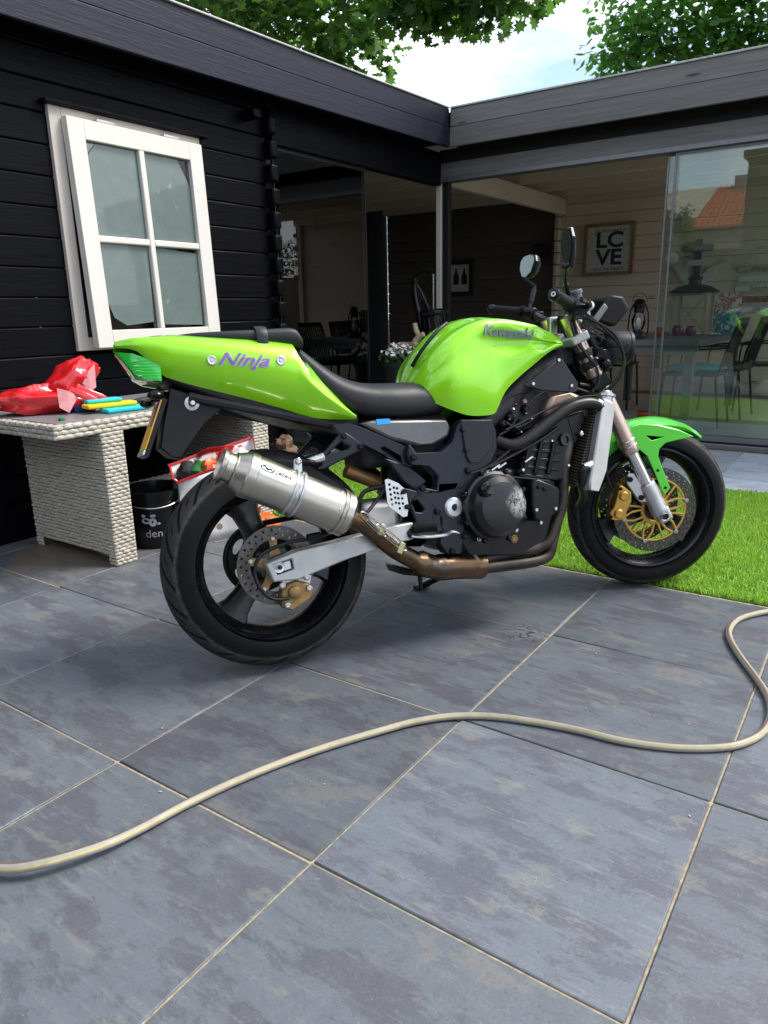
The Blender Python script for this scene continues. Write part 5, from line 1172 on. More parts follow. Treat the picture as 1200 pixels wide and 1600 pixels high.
t = MB(ST); t.lathe([(.056, .031), (.042, .038), (.02, .042), (0, .044)], tuple(hc), tuple(ha), 36); part(t, 'headlight_lens', 'lens_clear', HL)
for s in (-1, 1):
    q = hc + np.array([0, s * .057, 0]) - ha * .01; bolt(HL, ST, tuple(q), .014, .008, 'gloss_black', (0, s, 0)); bolt(HL, ST, (q[0], q[1] + s * .007, q[2]), .007, .005, 'steel', (0, s, 0))
    a = fa * [1, 0, 1] + np.array([0, s * .105, 0]) + fd * .10; t = MB(ST); t.prism([(a[0] + .02, a[2] + .03), (a[0] + .11, a[2] + .030), (q[0] + .01, q[2] + .015), (q[0] + .01, q[2] - .015), (a[0] + .09, a[2] - .03), (a[0] + .02, a[2] - .03)], s * .093, s * .099); part(t, 'headlight_bracket', 'engine_black', bevel=.002)
t = MB(ST); q = sp3(938, 553, -.12); t.box(q, (.034, .022, .03)); t.lathe([(0, .012), (.014, .01), (.018, 0), (.018, -.01)], tuple(q + np.array([.02, 0, -.035])), (0, -1, 0), 16); part(t, 'horn_switch', 'engine_black', None, bevel=.004)
for pts_ in ([(905, 492), (925, 500), (960, 522), (975, 560), (962, 595), (935, 618)], [(900, 480), (935, 505), (968, 540), (975, 575), (950, 612), (915, 620)], [(897, 500), (908, 540), (930, 570), (936, 596), (925, 612)], [(890, 490), (900, 530), (925, 565)], [(912, 500), (930, 540), (942, 545)], [(905, 505), (925, 520), (945, 530)]):
    t = MB(ST); t.tube(catmull([sp3(x, y, -.135 - .004 * i) for i, (x, y) in enumerate(pts_)], 6), .0045, 7); part(t, 'control_cable', 'hose_rubber')
for pts_ in ([(905, 600), (930, 604), (945, 606)], [(880, 600), (915, 612), (940, 618)]):
    t = MB(BK); t.tube(catmull([BK.px(x, y, -.12) for x, y in pts_], 4), .006, 8); part(t, 'wiring', 'hose_rubber')
for i, pts_ in enumerate(([(898, 498), (905, 515), (915, 528)], [(905, 508), (918, 514), (930, 520), (940, 533)], [(884, 500), (880, 515), (886, 530)], [(915, 512), (925, 530), (930, 548)], [(893, 520), (905, 530), (918, 545), (922, 560)], [(930, 510), (948, 520), (960, 530)])):
    t = MB(ST); t.tube(catmull([sp3(x, y, -.06 - .01 * i) for x, y in pts_], 5), .0055 if i % 2 else .004, 7); part(t, 'wiring', 'hose_rubber')
for x, y, off, m_, r_ in ((884, 497, -.06, 'alloy', .010), (890, 508, -.03, 'alloy_pale', .012), (897, 528, -.05, 'red_plastic', .006), (905, 502, -.09, 'alloy', .007), (922, 520, -.07, 'steel', .006), (926, 535, -.10, 'engine_black', .014), (912, 548, -.05, 'engine_black', .016), (938, 528, -.06, 'engine_black', .013), (880, 540, -.04, 'engine_black', .016), (930, 560, -.12, 'steel', .005)):
    t = MB(ST); q = sp3(x, y, off); t.lathe([(0, .012), (r_ * .6, .012), (r_, .006), (r_, -.012), (r_ * .6, -.016)], tuple(q), (.3, -1, .2), 14); part(t, 'fitting', m_)
for x, y, off, m_, r_ in ((792, 622, -.12, 'engine_black', .012), (800, 640, -.13, 'alloy', .006), (786, 662, -.12, 'engine_black', .014), (818, 628, -.12, 'engine_bronze', .012), (828, 655, -.13, 'steel', .005), (812, 676, -.13, 'steel', .005), (842, 680, -.15, 'steel', .005), (800, 702, -.15, 'steel', .006), (860, 690, -.168, 'steel', .005), (815, 735, -.17, 'steel', .007), (886, 728, -.165, 'steel', .007), (760, 740, -.17, 'alloy', .007), (752, 748, -.17, 'alloy', .006)):
    t = MB(BK); q = np.array(BK.px(x, y, off)); t.lathe([(0, .010), (r_ * .6, .010), (r_, .004), (r_, -.014)], tuple(q), (.1, -1, .2), 12); part(t, 'fitting', m_)
for pts_ in ([(786, 632), (800, 618), (822, 612)], [(790, 660), (806, 668), (826, 660), (842, 646)], [(780, 680), (796, 670), (808, 652)], [(836, 700), (842, 720), (838, 742)], [(852, 690), (856, 715), (852, 745)], [(776, 712), (790, 716), (812, 706)]):
    t = MB(BK); t.tube(catmull([BK.px(x, y, -.13) for x, y in pts_], 5), .005, 7); part(t, 'vacuum_hose', 'hose_rubber')
# front fender: arched blade over the tyre with a leg down to the fork
t = MB(ST); secs = []
for k in range(21):
    f = k / 20; a = R(150 - 100 * f); ro = FWR + .010 + .012 * math.sin(math.pi * f); c_ = np.array([WB, 0, FWR]); e = np.array([math.cos(a), 0, math.sin(a)]); wd = .072 * (1 - max(0, f - .72) / .28 * .80); drop = .045 * (1 - max(0, f - .55) / .45)
    if f < .15: drop *= .5 + f / .3
    secs.append([c_ + e * (ro + h_) + np.array([0, y_ * wd, 0]) for y_, h_ in ((-1.0, -drop), (-1.06, -drop * .35), (-.82, -.004), (-.40, .006), (0, .012), (.40, .006), (.82, -.004), (1.06, -drop * .35), (1.0, -drop))])
t.loft(secs, closed=False, cap=False); FE = part(t, 'front_fender', 'fender_green', ang=28); md = FE.modifiers.new('solid', 'SOLIDIFY'); md.thickness = .003
lg_ = [(982, 668), (1000, 662), (1030, 664), (1060, 671), (1084, 682), (1060, 687), (1040, 692), (1030, 701), (1028, 712), (1036, 735), (1047, 762), (1038, 774), (1034, 768), (1022, 738), (1010, 712), (995, 700), (985, 690)]
lh_ = [(1010, 681), (1034, 683), (1018, 688)]
for s in (-1, 1):
    t = MB(ST); t.prism(xz(ST, lg_, -.079), s * .077, s * .0835, [xz(ST, lh_, -.079)]); FL_ = part(t, 'fender_leg', 'fender_green', FE, bevel=.003)
    for x, y in ((1028, 735), (1040, 762)): p = ST.px(x, y, -.085); bolt(FL_, ST, (p[0], s * .084, p[2]), .005, .003, 'engine_black', (0, s, 0))
# ================================================================== THINGS AROUND
from mathutils import noise as mnoise
# ---- rattan table
def weave(t, o, eu, ev, en, W, H, su=.036, sv=.0155, h=.0065):
    o, eu, ev, en = (np.array(q, float) for q in (o, eu, ev, en)); rows = max(1, int(round(H / sv))); sv = H / rows
    for r_ in range(rows):
        off = (.5 if r_ % 2 else 0) * su; n = int(W / su) + 2
        for k in range(-1, n):
            a, c = max(0, k * su + off), min(W, (k + 1) * su + off)
            if c - a < .004: continue
            vs = []; jv = random.uniform(-.0012, .0012); jh = random.uniform(.65, 1.25)
            for i in range(5):
                f = i / 4; u = a + (c - a) * f; hh = h * math.sin(math.pi * f) ** .6 + .0006 + random.uniform(0, .0006)
                for v, k2 in ((.03, .25), (.28, .9), (.72, .9), (.97, .25)): vs.append(o + eu * u + ev * ((r_ + v) * sv + jv) + en * hh * k2 * jh)
            t.add(vs, [(i * 4 + j, i * 4 + j + 1, i * 4 + j + 5, i * 4 + j + 4) for i in range(4) for j in range(3)])
TX0, TX1, TY0, TY1, TZ = -1.895, -1.20, .675, 2.02, .622
tab = empty('rattan_table', (-1.55, 1.35, 0), 'low pale woven rattan table with grey top beside the cabin wall', 'table')
dk = simple('weave_core', (.05, .04, .03), .8)
t = MB(); t.bb((TX0 + .01, TY0 + .006, TZ - .056), (TX1 - .006, TY1 - .006, TZ - .004)); rim_ = part(t, 'top_frame', dk, tab, smooth=False)
t = MB(); weave(t, (TX0, TY0 + .006, TZ - .057), (1, 0, 0), (0, 0, 1), (0, -1, 0), TX1 - TX0 - .006, .055, .042, .0185, .008); weave(t, (TX1 - .006, TY0, TZ - .057), (0, 1, 0), (0, 0, 1), (1, 0, 0), TY1 - TY0, .055, .042, .0185, .008)
weave(t, (TX0, TY0 + .002, TZ - .004), (1, 0, 0), (0, 1, 0), (0, 0, 1), TX1 - TX0, .032, .042, .016, .004); weave(t, (TX1 - .002, TY0, TZ - .004), (0, 1, 0), (-1, 0, 0), (0, 0, 1), TY1 - TY0, .032, .042, .016, .004)
part(t, 'rim_weave', 'rattan', rim_, kind='stuff', recalc=False)
t = MB(); t.bb((TX0 + .03, TY0 + .034, TZ - .003), (TX1 - .034, TY1 - .034, TZ + .003)); part(t, 'table_top', simple('top_panel', (.20, .20, .205), .35, var=.1, nscale=5), tab, bevel=.001)
for y0 in (.868, 1.722):
    t = MB(); t.bb((-1.79, y0 + .005, .045), (-1.195, y0 + .10, TZ - .056)); t.bb((-1.79, y0 + .005, 0.0), (-1.745, y0 + .10, .0449)); t.bb((-1.245, y0 + .005, 0.0), (-1.195, y0 + .10, .0449)); lg2 = part(t, 'leg_panel', dk, tab, smooth=False)
    t = MB(); weave(t, (-1.793, y0 + .005, .045), (1, 0, 0), (0, 0, 1), (0, -1, 0), .60, TZ - .10); weave(t, (-1.195, y0, .045), (0, 1, 0), (0, 0, 1), (1, 0, 0), .105, TZ - .10)
    for xa in (-1.793, -1.247): weave(t, (xa, y0 + .005, .001), (1, 0, 0), (0, 0, 1), (0, -1, 0), .052, .044, .026)
    weave(t, (-1.195, y0, .001), (0, 1, 0), (0, 0, 1), (1, 0, 0), .105, .044, .026)
    part(t, 'leg_weave', 'rattan', lg2, kind='stuff', recalc=False)
t = MB(); t.bb((-1.56, .96, .20), (-1.50, 1.735, .245)); rl_ = part(t, 'stretcher', dk, tab, smooth=False); t = MB(); weave(t, (-1.50, .975, .20), (0, 1, 0), (0, 0, 1), (1, 0, 0), .74, .045); weave(t, (-1.50, .975, .245), (0, 1, 0), (-1, 0, 0), (0, 0, 1), .74, .06); part(t, 'stretcher_weave', 'rattan', rl_, kind='stuff', recalc=False)

# ---- crumpled red carrier bag
def crumple(c, r, seed, n=34, m=20, amp=.35, freq=2.4, base=None, shape=None):
    vs, fs = [], []
    for i in range(m + 1):
        th = math.pi * i / m
        for k in range(n):
            ph = 2 * math.pi * k / n; d = Vector((math.sin(th) * math.cos(ph), math.sin(th) * math.sin(ph), math.cos(th)))
            q = Vector((d.x * 1.1, d.y * 1.1, d.z * 1.1)) * freq * .35 + Vector((seed, seed * 2, 0))
            rid = 1 - abs(mnoise.noise(q)) * 2; rid2 = 1 - abs(mnoise.noise(q * 2.3)) * 2; s = 1 + amp * (rid - .5) + amp * .22 * (rid2 - .5)
            p = np.array([d.x * r[0] * s, d.y * r[1] * s, d.z * r[2] * s])
            if shape: p = shape(p, d)
            p = np.array(c) + p
            if base is not None: p[2] = max(p[2], base)
            vs.append(p)
    for i in range(m):
        for k in range(n): k2 = (k + 1) % n; fs.append((i * n + k, (i + 1) * n + k, (i + 1) * n + k2, i * n + k2))
    return vs, fs
tz = TZ + .0045
rbag = empty('carrier_bag', (-1.52, .88, tz), 'crumpled shiny red plastic carrier bag lying on the rattan table', 'bag')
axw = np.array([math.cos(R(62)), math.sin(R(62)), 0]); axn = np.array([-axw[1], axw[0], 0])
FB = Frame((-1.56, .90, tz), axw, axn, (0, 0, 1))          # x runs to the right in the photo
t = MB(FB); v_, f_ = crumple((-.03, 0, .055), (.165, .085, .062), 3.1, amp=.40, base=0.0); t.add(v_, f_)
part(t, 'body', 'red_bag', rbag, ang=32)
t = MB(FB); v_, f_ = crumple((.085, .01, .105), (.105, .07, .088), 8.7, amp=.30, base=0.0, shape=lambda p, d: p + np.array([.5 * max(0, p[2]), 0, .25 * max(0, p[2])])); t.add(v_, f_); part(t, 'upper_fold', 'red_bag', rbag, ang=32)
t = MB(FB); t.add([(.02, -.098, .110), (.065, -.092, .095), (.10, -.085, .070), (.055, -.108, .006), (.02, -.104, .030)], [(0, 1, 4), (1, 3, 4), (1, 2, 3)]); part(t, 'inner_flap', 'pink_inside', rbag, smooth=False)
t = MB(FB); t.add([(.155, -.055, .17), (.185, -.04, .20), (.18, -.045, .10), (.15, -.06, .085), (.125, -.06, .12)], [(0, 1, 2, 3), (0, 3, 4)]); part(t, 'inner_flap', 'pink_inside', rbag, smooth=False)
for pts_ in ([(.07, -.075, .10), (.12, -.095, .075), (.165, -.10, .045), (.15, -.105, .022), (.115, -.10, .035)], [(.10, -.07, .11), (.15, -.085, .08), (.205, -.08, .05), (.185, -.09, .028), (.15, -.09, .05)]):
    t = MB(FB); t.tube(catmull(pts_, 6), .014, 8, flat=.2, flatdir=(0, -1, .3)); part(t, 'handle', 'red_bag', rbag)
# ---- sponges, box, cap, glove
def slab(name, mat, c, size, rz, label, cat, group=None, bev=.006):
    t = MB(); e = (math.cos(rz), math.sin(rz), 0); n_ = (-math.sin(rz), math.cos(rz), 0); t.box(c, size, (e, n_, (0, 0, 1))); o = build(t, name, MATS[mat], origin=(c[0], c[1], c[2] - size[2] / 2), bevel=bev, seg=3, label=label, cat=cat, group=group)
    b_ = MB()
    return o
slab('sponge', 'cyan_foam', (-1.318, 1.085, tz + .009), (.20, .075, .018), R(84), 'turquoise cleaning sponge lying lowest on the rattan table top', 'sponge', 'stacked cleaning sponges')
slab('sponge', 'yellow_foam', (-1.365, 1.045, tz + .028), (.22, .07, .018), R(80), 'yellow cleaning sponge between the two turquoise ones', 'sponge', 'stacked cleaning sponges')
slab('sponge', 'cyan_foam', (-1.400, 1.035, tz + .046), (.15, .07, .016), R(74), 'turquoise cleaning sponge on top of the yellow one', 'sponge', 'stacked cleaning sponges')
bx_ = slab('box', 'navy', (-1.475, .985, tz + .014), (.09, .06, .028), R(78), 'small navy blue box beside the sponges and red bag', 'box', bev=.003)
t = MB(); t.lathe([(0, .010), (.010, .010), (.012, .008), (.0125, 0), (0, 0)], (-1.302, .775, tz), (0, 0, 1), 20); build(t, 'bottle_cap', MATS['green_cap'], origin=(-1.302, .775, tz), label='small green cap near the table corner', cat='block')  # a loose bottle cap lying on the table
t = MB(); t.tube(catmull([(-1.50, 1.27, tz + .012), (-1.50, 1.34, tz + .016), (-1.48, 1.42, tz + .014), (-1.44, 1.48, tz + .010)], 5), [.010, .016, .022, .024, .024, .026, .027, .027, .026, .024, .022, .02, .018, .016, .014, .010], 12, flat=.42, flatdir=(0, 0, 1)); build(t, 'glove', MATS['glove_black'], origin=(-1.49, 1.36, tz), label='black work glove lying on the table behind the tail lamp', cat='glove')

# ---- bucket under the table
def ring_text(body, size, cx, cy, r_, ang0, z, mat, par, bold=0.0, width=None):
    vs, fs = text_mesh(body, size, bold=bold); t = MB(); t.add([(cx + (r_ + .0008) * math.cos(ang0 + v[0] / r_), cy + (r_ + .0008) * math.sin(ang0 + v[0] / r_), z + v[1]) for v in vs], fs); return build(t, 'lettering', MATS[mat], par, smooth=False, recalc=False)
BX, BY, BR, BH = -1.335, 1.195, .132, .265
bk_ = empty('bucket', (BX, BY, 0), 'black plastic bucket with grey stone logo under the rattan table', 'bucket')
t = MB(); t.lathe([(0, .004), (BR * .84, .004), (BR * .86, 0), (BR * .90, .01), (BR, BH - .03), (BR + .008, BH - .028), (BR + .010, BH), (BR - .002, BH), (BR - .006, BH - .03), (BR * .82, .012), (0, .010)], (BX, BY, 0), (0, 0, 1), 48); pb_ = part(t, 'pail', 'gloss_black', bk_)
angc = math.atan2(CLOC[1] - BY, CLOC[0] - BX); rr_ = BR * .955 + .002
ring_text('den', .052, BX, BY, rr_ + .001, angc - .10, .075, 'logo_grey', pb_)
def ring_blob(pts_, mat, name='logo'):
    t = MB(); t.add([(BX + (BR * (.90 + .10 * z / BH) + .0012) * math.cos(angc + u / BR), BY + (BR * (.90 + .10 * z / BH) + .0012) * math.sin(angc + u / BR), z) for u, z in pts_], [tuple(range(len(pts_)))]); part(t, name, mat, pb_, smooth=False)
for (u, z, a_, b_) in ((-.045, .135, .020, .014), (-.015, .128, .018, .020), (-.012, .158, .013, .007), (.012, .120, .008, .006), (-.055, .158, .010, .008)):
    ring_blob([(u + a_ * math.cos(k * math.pi / 8), z + b_ * math.sin(k * math.pi / 8)) for k in range(16)], 'logo_grey')
t = MB(); t.tube([(BX + (BR + .012) * math.cos(a_), BY + (BR + .012) * math.sin(a_), BH - .02 - .05 * math.sin((a_ - angc + math.pi / 2))) for a_ in np.linspace(angc - math.pi / 2, angc + math.pi / 2, 24)], .003, 6); part(t, 'bail', 'steel', bk_)

# ---- printed shopping bag behind the rear wheel
gb = empty('shopping_bag', (-1.13, 1.44, 0), 'white printed shopping bag with red trim behind the rear wheel', 'bag')
ga = R(62); gx = np.array([math.cos(ga), math.sin(ga), 0]); gy = np.array([-gx[1], gx[0], 0]); GF = Frame((-1.15, 1.42, 0), gx, gy, (0, 0, 1))
t = MB(GF); secs = []
for z, hw, hd in ((0.002, .165, .085), (.05, .175, .09), (.20, .19, .085), (.30, .195, .08), (.345, .20, .078)):
    secs.append([(x + .012 * mnoise.noise(Vector((x * 9, y * 9, z * 9))), y + .018 * mnoise.noise(Vector((x * 8 + 5, y * 9, z * 11))), z + (.045 * (x / .2) if z > .3 else 0) + (.05 if (y > 0 and z > .3) else 0)) for x, y in [(-hw + 2 * hw * k / 12, -hd) for k in range(12)] + [(hw, -hd + 2 * hd * k / 6) for k in range(6)] + [(hw - 2 * hw * k / 12, hd) for k in range(12)] + [(-hw, hd - 2 * hd * k / 6) for k in range(6)]])
t.loft(secs, cap=False); t.add(secs[0], [tuple(range(36))]); sk = part(t, 'sack', 'print_bag', gb, ang=60); md = sk.modifiers.new('solid', 'SOLIDIFY'); md.thickness = .002
t = MB(GF); t.tube([tuple(np.array(p) + [0, 0, .001]) for p in secs[-1]], .007, 6, closed=True, flat=.35, flatdir=(0, -1, 0)); part(t, 'trim', simple('red_trim', (.50, .015, .02), .5), gb)
for yy, dz in ((-.08, 0), (.08, .05)):
    t = MB(GF); t.tube(catmull([(-.06, yy, .33 + dz), (-.02, yy * .7, .355 + dz), (.05, yy * .5, .36 + dz), (.10, yy * .7, .355 + dz), (.11, yy, .35 + dz)], 6), .012, 6, flat=.25, flatdir=(0, 1, 0)); part(t, 'handle', MATS['red_trim'], gb)
for i, (x, y, z, m_) in enumerate(((-.08, .0, .32, 'green_fabric'), (-.03, -.02, .33, 'orange_plastic'), (.06, .02, .36, 'red_plastic'), (.12, 0, .36, 'sign_white'), (-.13, .02, .32, 'ink_black'))):
    t = MB(GF); v_, f_ = crumple((x, y, z), (.045, .05, .05), 2.0 + i, 20, 12, .3); t.add(v_, f_); build(t, 'packet', MATS[m_], origin=GF.w((x, y, z - .04)), ang=30, label=['green wrapper in the shopping bag', 'orange packet in the middle of the shopping bag', 'red packet at the right of the shopping bag', 'white packet at the right end of the shopping bag', 'black packet at the left of the shopping bag'][i], cat='packet', group='packets in the shopping bag')
# dark crate with a crumpled brown paper bag
t = MB(); t.bb((-1.62, 2.02, 0), (-1.22, 2.35, .26)); build(t, 'crate', MATS['gloss_black'], origin=(-1.42, 2.18, 0), bevel=.012, label='dark crate standing behind the rattan table', cat='crate')
t = MB(); v_, f_ = crumple((-1.30, 2.06, .31), (.06, .055, .055), 5.5, 26, 16, .6, base=.262); t.add(v_, f_); build(t, 'paper_bag', MATS['brown_paper'], origin=(-1.30, 2.06, .262), ang=25, label='crumpled brown paper bag on the dark crate', cat='bag')
t = MB(); v_, f_ = crumple((-1.02, 1.56, .045), (.09, .07, .045), 6.2, 30, 18, .4, base=0); t.add(v_, f_); build(t, 'snack_bag', MATS['orange_plastic'], origin=(-1.02, 1.56, 0), ang=25, label='small red and orange wrapper on the slabs seen through the rear wheel', cat='wrapper')

# ---- garden hose
hz = [(-60, 1345, .012), (0, 1357, .020), (60, 1351, .026), (150, 1325, .022), (215, 1297, .014), (300, 1252, .0105), (400, 1207, .0105), (500, 1170, .0105), (600, 1140, .0105), (650, 1127, .0105), (705, 1119, .0105), (765, 1119, .0105), (830, 1127, .0105), (900, 1140, .0105), (970, 1157, .0105), (1040, 1167, .0105), (1100, 1169, .0105), (1150, 1164, .0105), (1188, 1147, .0105), (1204, 1120, .0105), (1200, 1090, .0105), (1182, 1060, .0105), (1158, 1028, .0105), (1142, 1002, .0105), (1139, 985, .0105), (1150, 970, .0105), (1172, 961, .0105), (1210, 954, .0105), (1300, 944, .0105), (1420, 930, .0105)]
t = MB(); t.tube(catmull([pix(x, y, 2, z) for x, y, z in hz], 8), .0095, 24); build(t, 'garden_hose', MATS['garden_hose'], origin=(.5, .3, 0), label='beige garden hose with yellow and brown stripes snaking over the slabs', cat='hose')

# ---- cast iron hand pump with rope, flowers
PX, PY = -1.645, 4.25
pump = empty('hand_pump', (PX, PY, 0), 'ornate black cast iron hand pump behind the fuel tank', 'pump'); gbk = MATS['gloss_black']
t = MB(); t.lathe([(0, 0), (.14, 0), (.14, .02), (.07, .05), (.055, .10), (.05, .50), (.058, .52), (.05, .54), (.062, .70), (.085, .74), (.09, .78), (.09, .98), (.10, .99), (.108, 1.0), (.108, 1.02), (.09, 1.03), (.03, 1.035), (0, 1.035)], (PX, PY, 0), (0, 0, 1), 32); part(t, 'barrel', gbk, pump)
t = MB()
for k in range(12): a_ = 2 * math.pi * k / 12; t.tube(catmull([(PX + .092 * math.cos(a_), PY + .092 * math.sin(a_), .80), (PX + .096 * math.cos(a_ + .2), PY + .096 * math.sin(a_ + .2), .88), (PX + .092 * math.cos(a_), PY + .092 * math.sin(a_), .96)], 4), .006, 6)
part(t, 'relief', gbk, pump)
t = MB(); t.tube(catmull([pix(x, y, 1, PY) for x, y in ((676, 425), (672, 424), (664, 424), (655, 428), (649, 437), (648, 452), (650, 468), (655, 490), (657, 515), (659, 545))], 6), [.022] * 8 + [.017] * 16 + [.026] * 16 + [.03] * 15, 12); part(t, 'lever', gbk, pump)
t = MB(); t.tube([pix(677, 428, 1, PY), pix(677, 482, 1, PY)], .006, 8); part(t, 'rod', 'steel', pump)
t = MB(); t.tube(catmull([pix(x, y, 1, PY) for x, y in ((652, 447), (659, 458), (668, 478), (672, 484))], 5), .016, 10); t.tube([pix(650, 448, 1, PY), pix(671, 486, 1, PY)], .012, 8); part(t, 'fulcrum', gbk, pump)
t = MB(); t.tube(catmull([(PX, PY - .08, .72), (PX + .02, PY - .18, .71), (PX + .03, PY - .23, .66)], 5), .03, 12); part(t, 'spout', gbk, pump)
RY = PY - .12
t = MB(); t.tube(catmull([pix(x, y, 1, RY) for x, y in ((648, 505), (650, 515), (655, 527), (650, 533), (644, 538), (636, 539), (628, 538))], 6), .020, 10); t.tube(catmull([pix(x, y, 1, RY - .02) for x, y in ((662, 522), (652, 528), (648, 535), (655, 541), (662, 538))], 6), .020, 10); build(t, 'rope', MATS['rope'], origin=pix(650, 530, 1, RY), label='pale thick rope knotted around the hand pump lever', cat='rope')
fx, fy = -1.80, 4.02
pot = empty('flower_pot', (fx, fy, 0), 'tall dark planter with white flowers between the seat and the tank', 'planter')
t = MB(); t.lathe([(0, 0), (.10, 0), (.12, .30), (.14, .58), (.155, .60), (.155, .63), (.14, .63), (.13, .60), (0, .59)], (fx, fy, 0), (0, 0, 1), 28); part(t, 'tub', MATS['dark_wall'], pot)
# ================================================================== INSIDE THE GARDEN ROOM
BW = 7.965
def picture(x0, x1, z0, z1, name, label, fm, canvas, fw_=.025):
    e = empty(name, ((x0 + x1) / 2, BW, z0), label, 'picture'); t = MB()
    for a, c in (((x0, z0), (x0 + fw_, z1)), ((x1 - fw_, z0), (x1, z1)), ((x0 + fw_, z0), (x1 - fw_, z0 + fw_)), ((x0 + fw_, z1 - fw_), (x1 - fw_, z1))): t.bb((a[0], BW - .035, a[1]), (c[0], BW, c[1]))
    part(t, 'picture_frame', fm, e, bevel=.003); t = MB(); t.bb((x0 + fw_, BW - .014, z0 + fw_), (x1 - fw_, BW - .002, z1 - fw_)); return e, part(t, 'print', canvas, e, smooth=False)
wtxt = lambda body, size, x, z, mat, par, **kw: flat_text(body, size, (x, BW - .0155, z), (1, 0, 0), (0, 0, 1), mat, par, **kw)
e, pr_ = picture(-1.785, -1.20, 1.375, 1.945, 'wall_picture', 'square wooden framed print reading LOVE in navy letters', 'oak', 'sign_white', .035)
wtxt('all you need is', .062, -1.49, 1.865, 'ink_black', pr_, shear=.2); wtxt('LC', .235, -1.49, 1.755, 'ink_navy', pr_, bold=.007, stretch=1.15); wtxt('VE', .235, -1.49, 1.565, 'ink_navy', pr_, bold=.007, stretch=1.15); wtxt('and the beach', .062, -1.49, 1.445, 'ink_black', pr_, shear=.2)
for z in (1.50, 1.60, 1.70, 1.80): t = MB(); t.bb((-1.75, BW - .0148, z), (-1.235, BW - .0142, z + .003)); part(t, 'board_gap', 'pale_wood', pr_)
e, pr_ = picture(-3.74, -3.25, 1.20, 1.64, 'wall_picture', 'black framed print of bottles on the dark back wall', 'ink_black', 'sign_white', .05)
for x in (-3.62, -3.50, -3.38):
    t = MB(); t.prism([(x - .04, 1.34), (x + .04, 1.34), (x + .04, 1.44), (x + .012, 1.50), (x + .012, 1.54), (x - .012, 1.54), (x - .012, 1.50), (x - .04, 1.44)], BW - .0165, BW - .0145); part(t, 'bottle_drawing', 'ink_black', pr_, smooth=False)
t = MB(); t.bb((-2.40, BW - .12, 1.60), (-2.14, BW, 1.76)); build(t, 'loudspeaker', MATS['ink_black'], origin=(-2.27, BW, 1.6), bevel=.008, label='small black loudspeaker on the wall beside the log ends', cat='speaker')
# dining table
T0, T1, U0, U1 = -1.02, .13, 5.32, 7.35
dt = empty('dining_table', (-.45, 6.3, .022), 'long grey dining table inside behind the glass doors', 'table')
t = MB(); t.bb((T0, U0, .705), (T1, U1, .748)); part(t, 'table_top', 'table_grey', dt, bevel=.004)
t = MB(); t.bb((T0 + .02, U0 + .02, .64), (T1 - .02, U0 + .05, .7045)); part(t, 'apron', 'table_grey', dt, bevel=.002)
for x in (T0 + .04, T1 - .075):
    for y in (U0 + .03, U1 - .07): t = MB(); t.bb((x - .035, y - .02, .022), (x + .035, y + .05, .7048)); part(t, 'leg', 'table_grey', dt, bevel=.003)
def make_chair():
    c = empty('dining_chair', (0, 0, 0), 'x', 'chair', 'black dining chairs around the long table'); m_ = 'dark_metal'
    t = MB(); t.prism([(-.23, -.22), (.20, -.23), (.22, -.20), (.22, .20), (.20, .23), (-.23, .22)], .425, .447, plane='xy'); part(t, 'seat', m_, c, bevel=.006)
    for s in (-1, 1):
        t = MB(); t.tube(catmull([(-.20, s * .20, .43), (-.215, s * .205, .41), (-.24, s * .215, 0.0)], 4), .010, 8); part(t, 'leg', m_, c); t = MB(); t.tube([(.19, s * .20, .43), (.25, s * .22, 0.0)], .010, 8); part(t, 'leg', m_, c)
        t = MB(); t.tube(catmull([(.21, s * .20, .43), (.25, s * .21, .60), (.33, s * .20, .86)], 5), .011, 8); part(t, 'back_post', m_, c)
        t = MB(); t.tube(catmull([(.285, s * .225, .66), (.10, s * .245, .645), (-.10, s * .245, .635), (-.17, s * .24, .60), (-.19, s * .225, .44)], 5), .011, 8, flat=.7); part(t, 'armrest', m_, c)
    for k in range(11):
        y = -.17 + .034 * k; t = MB(); t.beam((.228, y, .50), (.322, y, .85), .018, .006, (0, 1, 0)); part(t, 'back_slat', m_, c, bevel=.002)
    t = MB(); t.beam((.33, -.205, .865), (.33, .205, .865), .014, .05, (.25, 0, 1)); part(t, 'top_rail', m_, c, bevel=.005)
    return c
ch0 = make_chair(); chairs = [(.02, 5.82, 0, 'black chair with turquoise cushion at the near end of the table'), (.10, 6.48, R(-4), 'middle black chair in the row right of the table'), (.36, 7.05, R(14), 'black chair pulled out farthest at the back right of the table'), (-.98, 5.78, math.pi, 'black chair left of the table behind the front fork'), (-.98, 6.65, math.pi + .05, 'black chair left of the table farther back')]
for i, (x, y, rz, lb) in enumerate(chairs):
    c = ch0 if i == 0 else copy_tree(ch0); c.location = (x, y, .023); c.rotation_euler = (0, 0, rz); c['label'] = lb
def fluffy(name, c, sx, sy, sz, mat, label):
    t = MB(); v_, f_ = crumple(c, (sx, sy, sz), 1.7, 40, 18, .18, 9); t.add(v_, f_); o = build(t, name, MATS[mat], origin=(c[0], c[1], c[2] - sz), label=label, cat='cushion', ang=80); return o
fluffy('seat_cushion', (0.0, 5.82, .505), .24, .22, .035, 'turquoise', 'fluffy turquoise cushion on the chair nearest the glass')
fluffy('seat_cushion', (-.98, 5.78, .500), .22, .21, .03, 'red_trim' if 'red_trim' in MATS else 'red_plastic', 'red cushion on the chair behind the front fork')
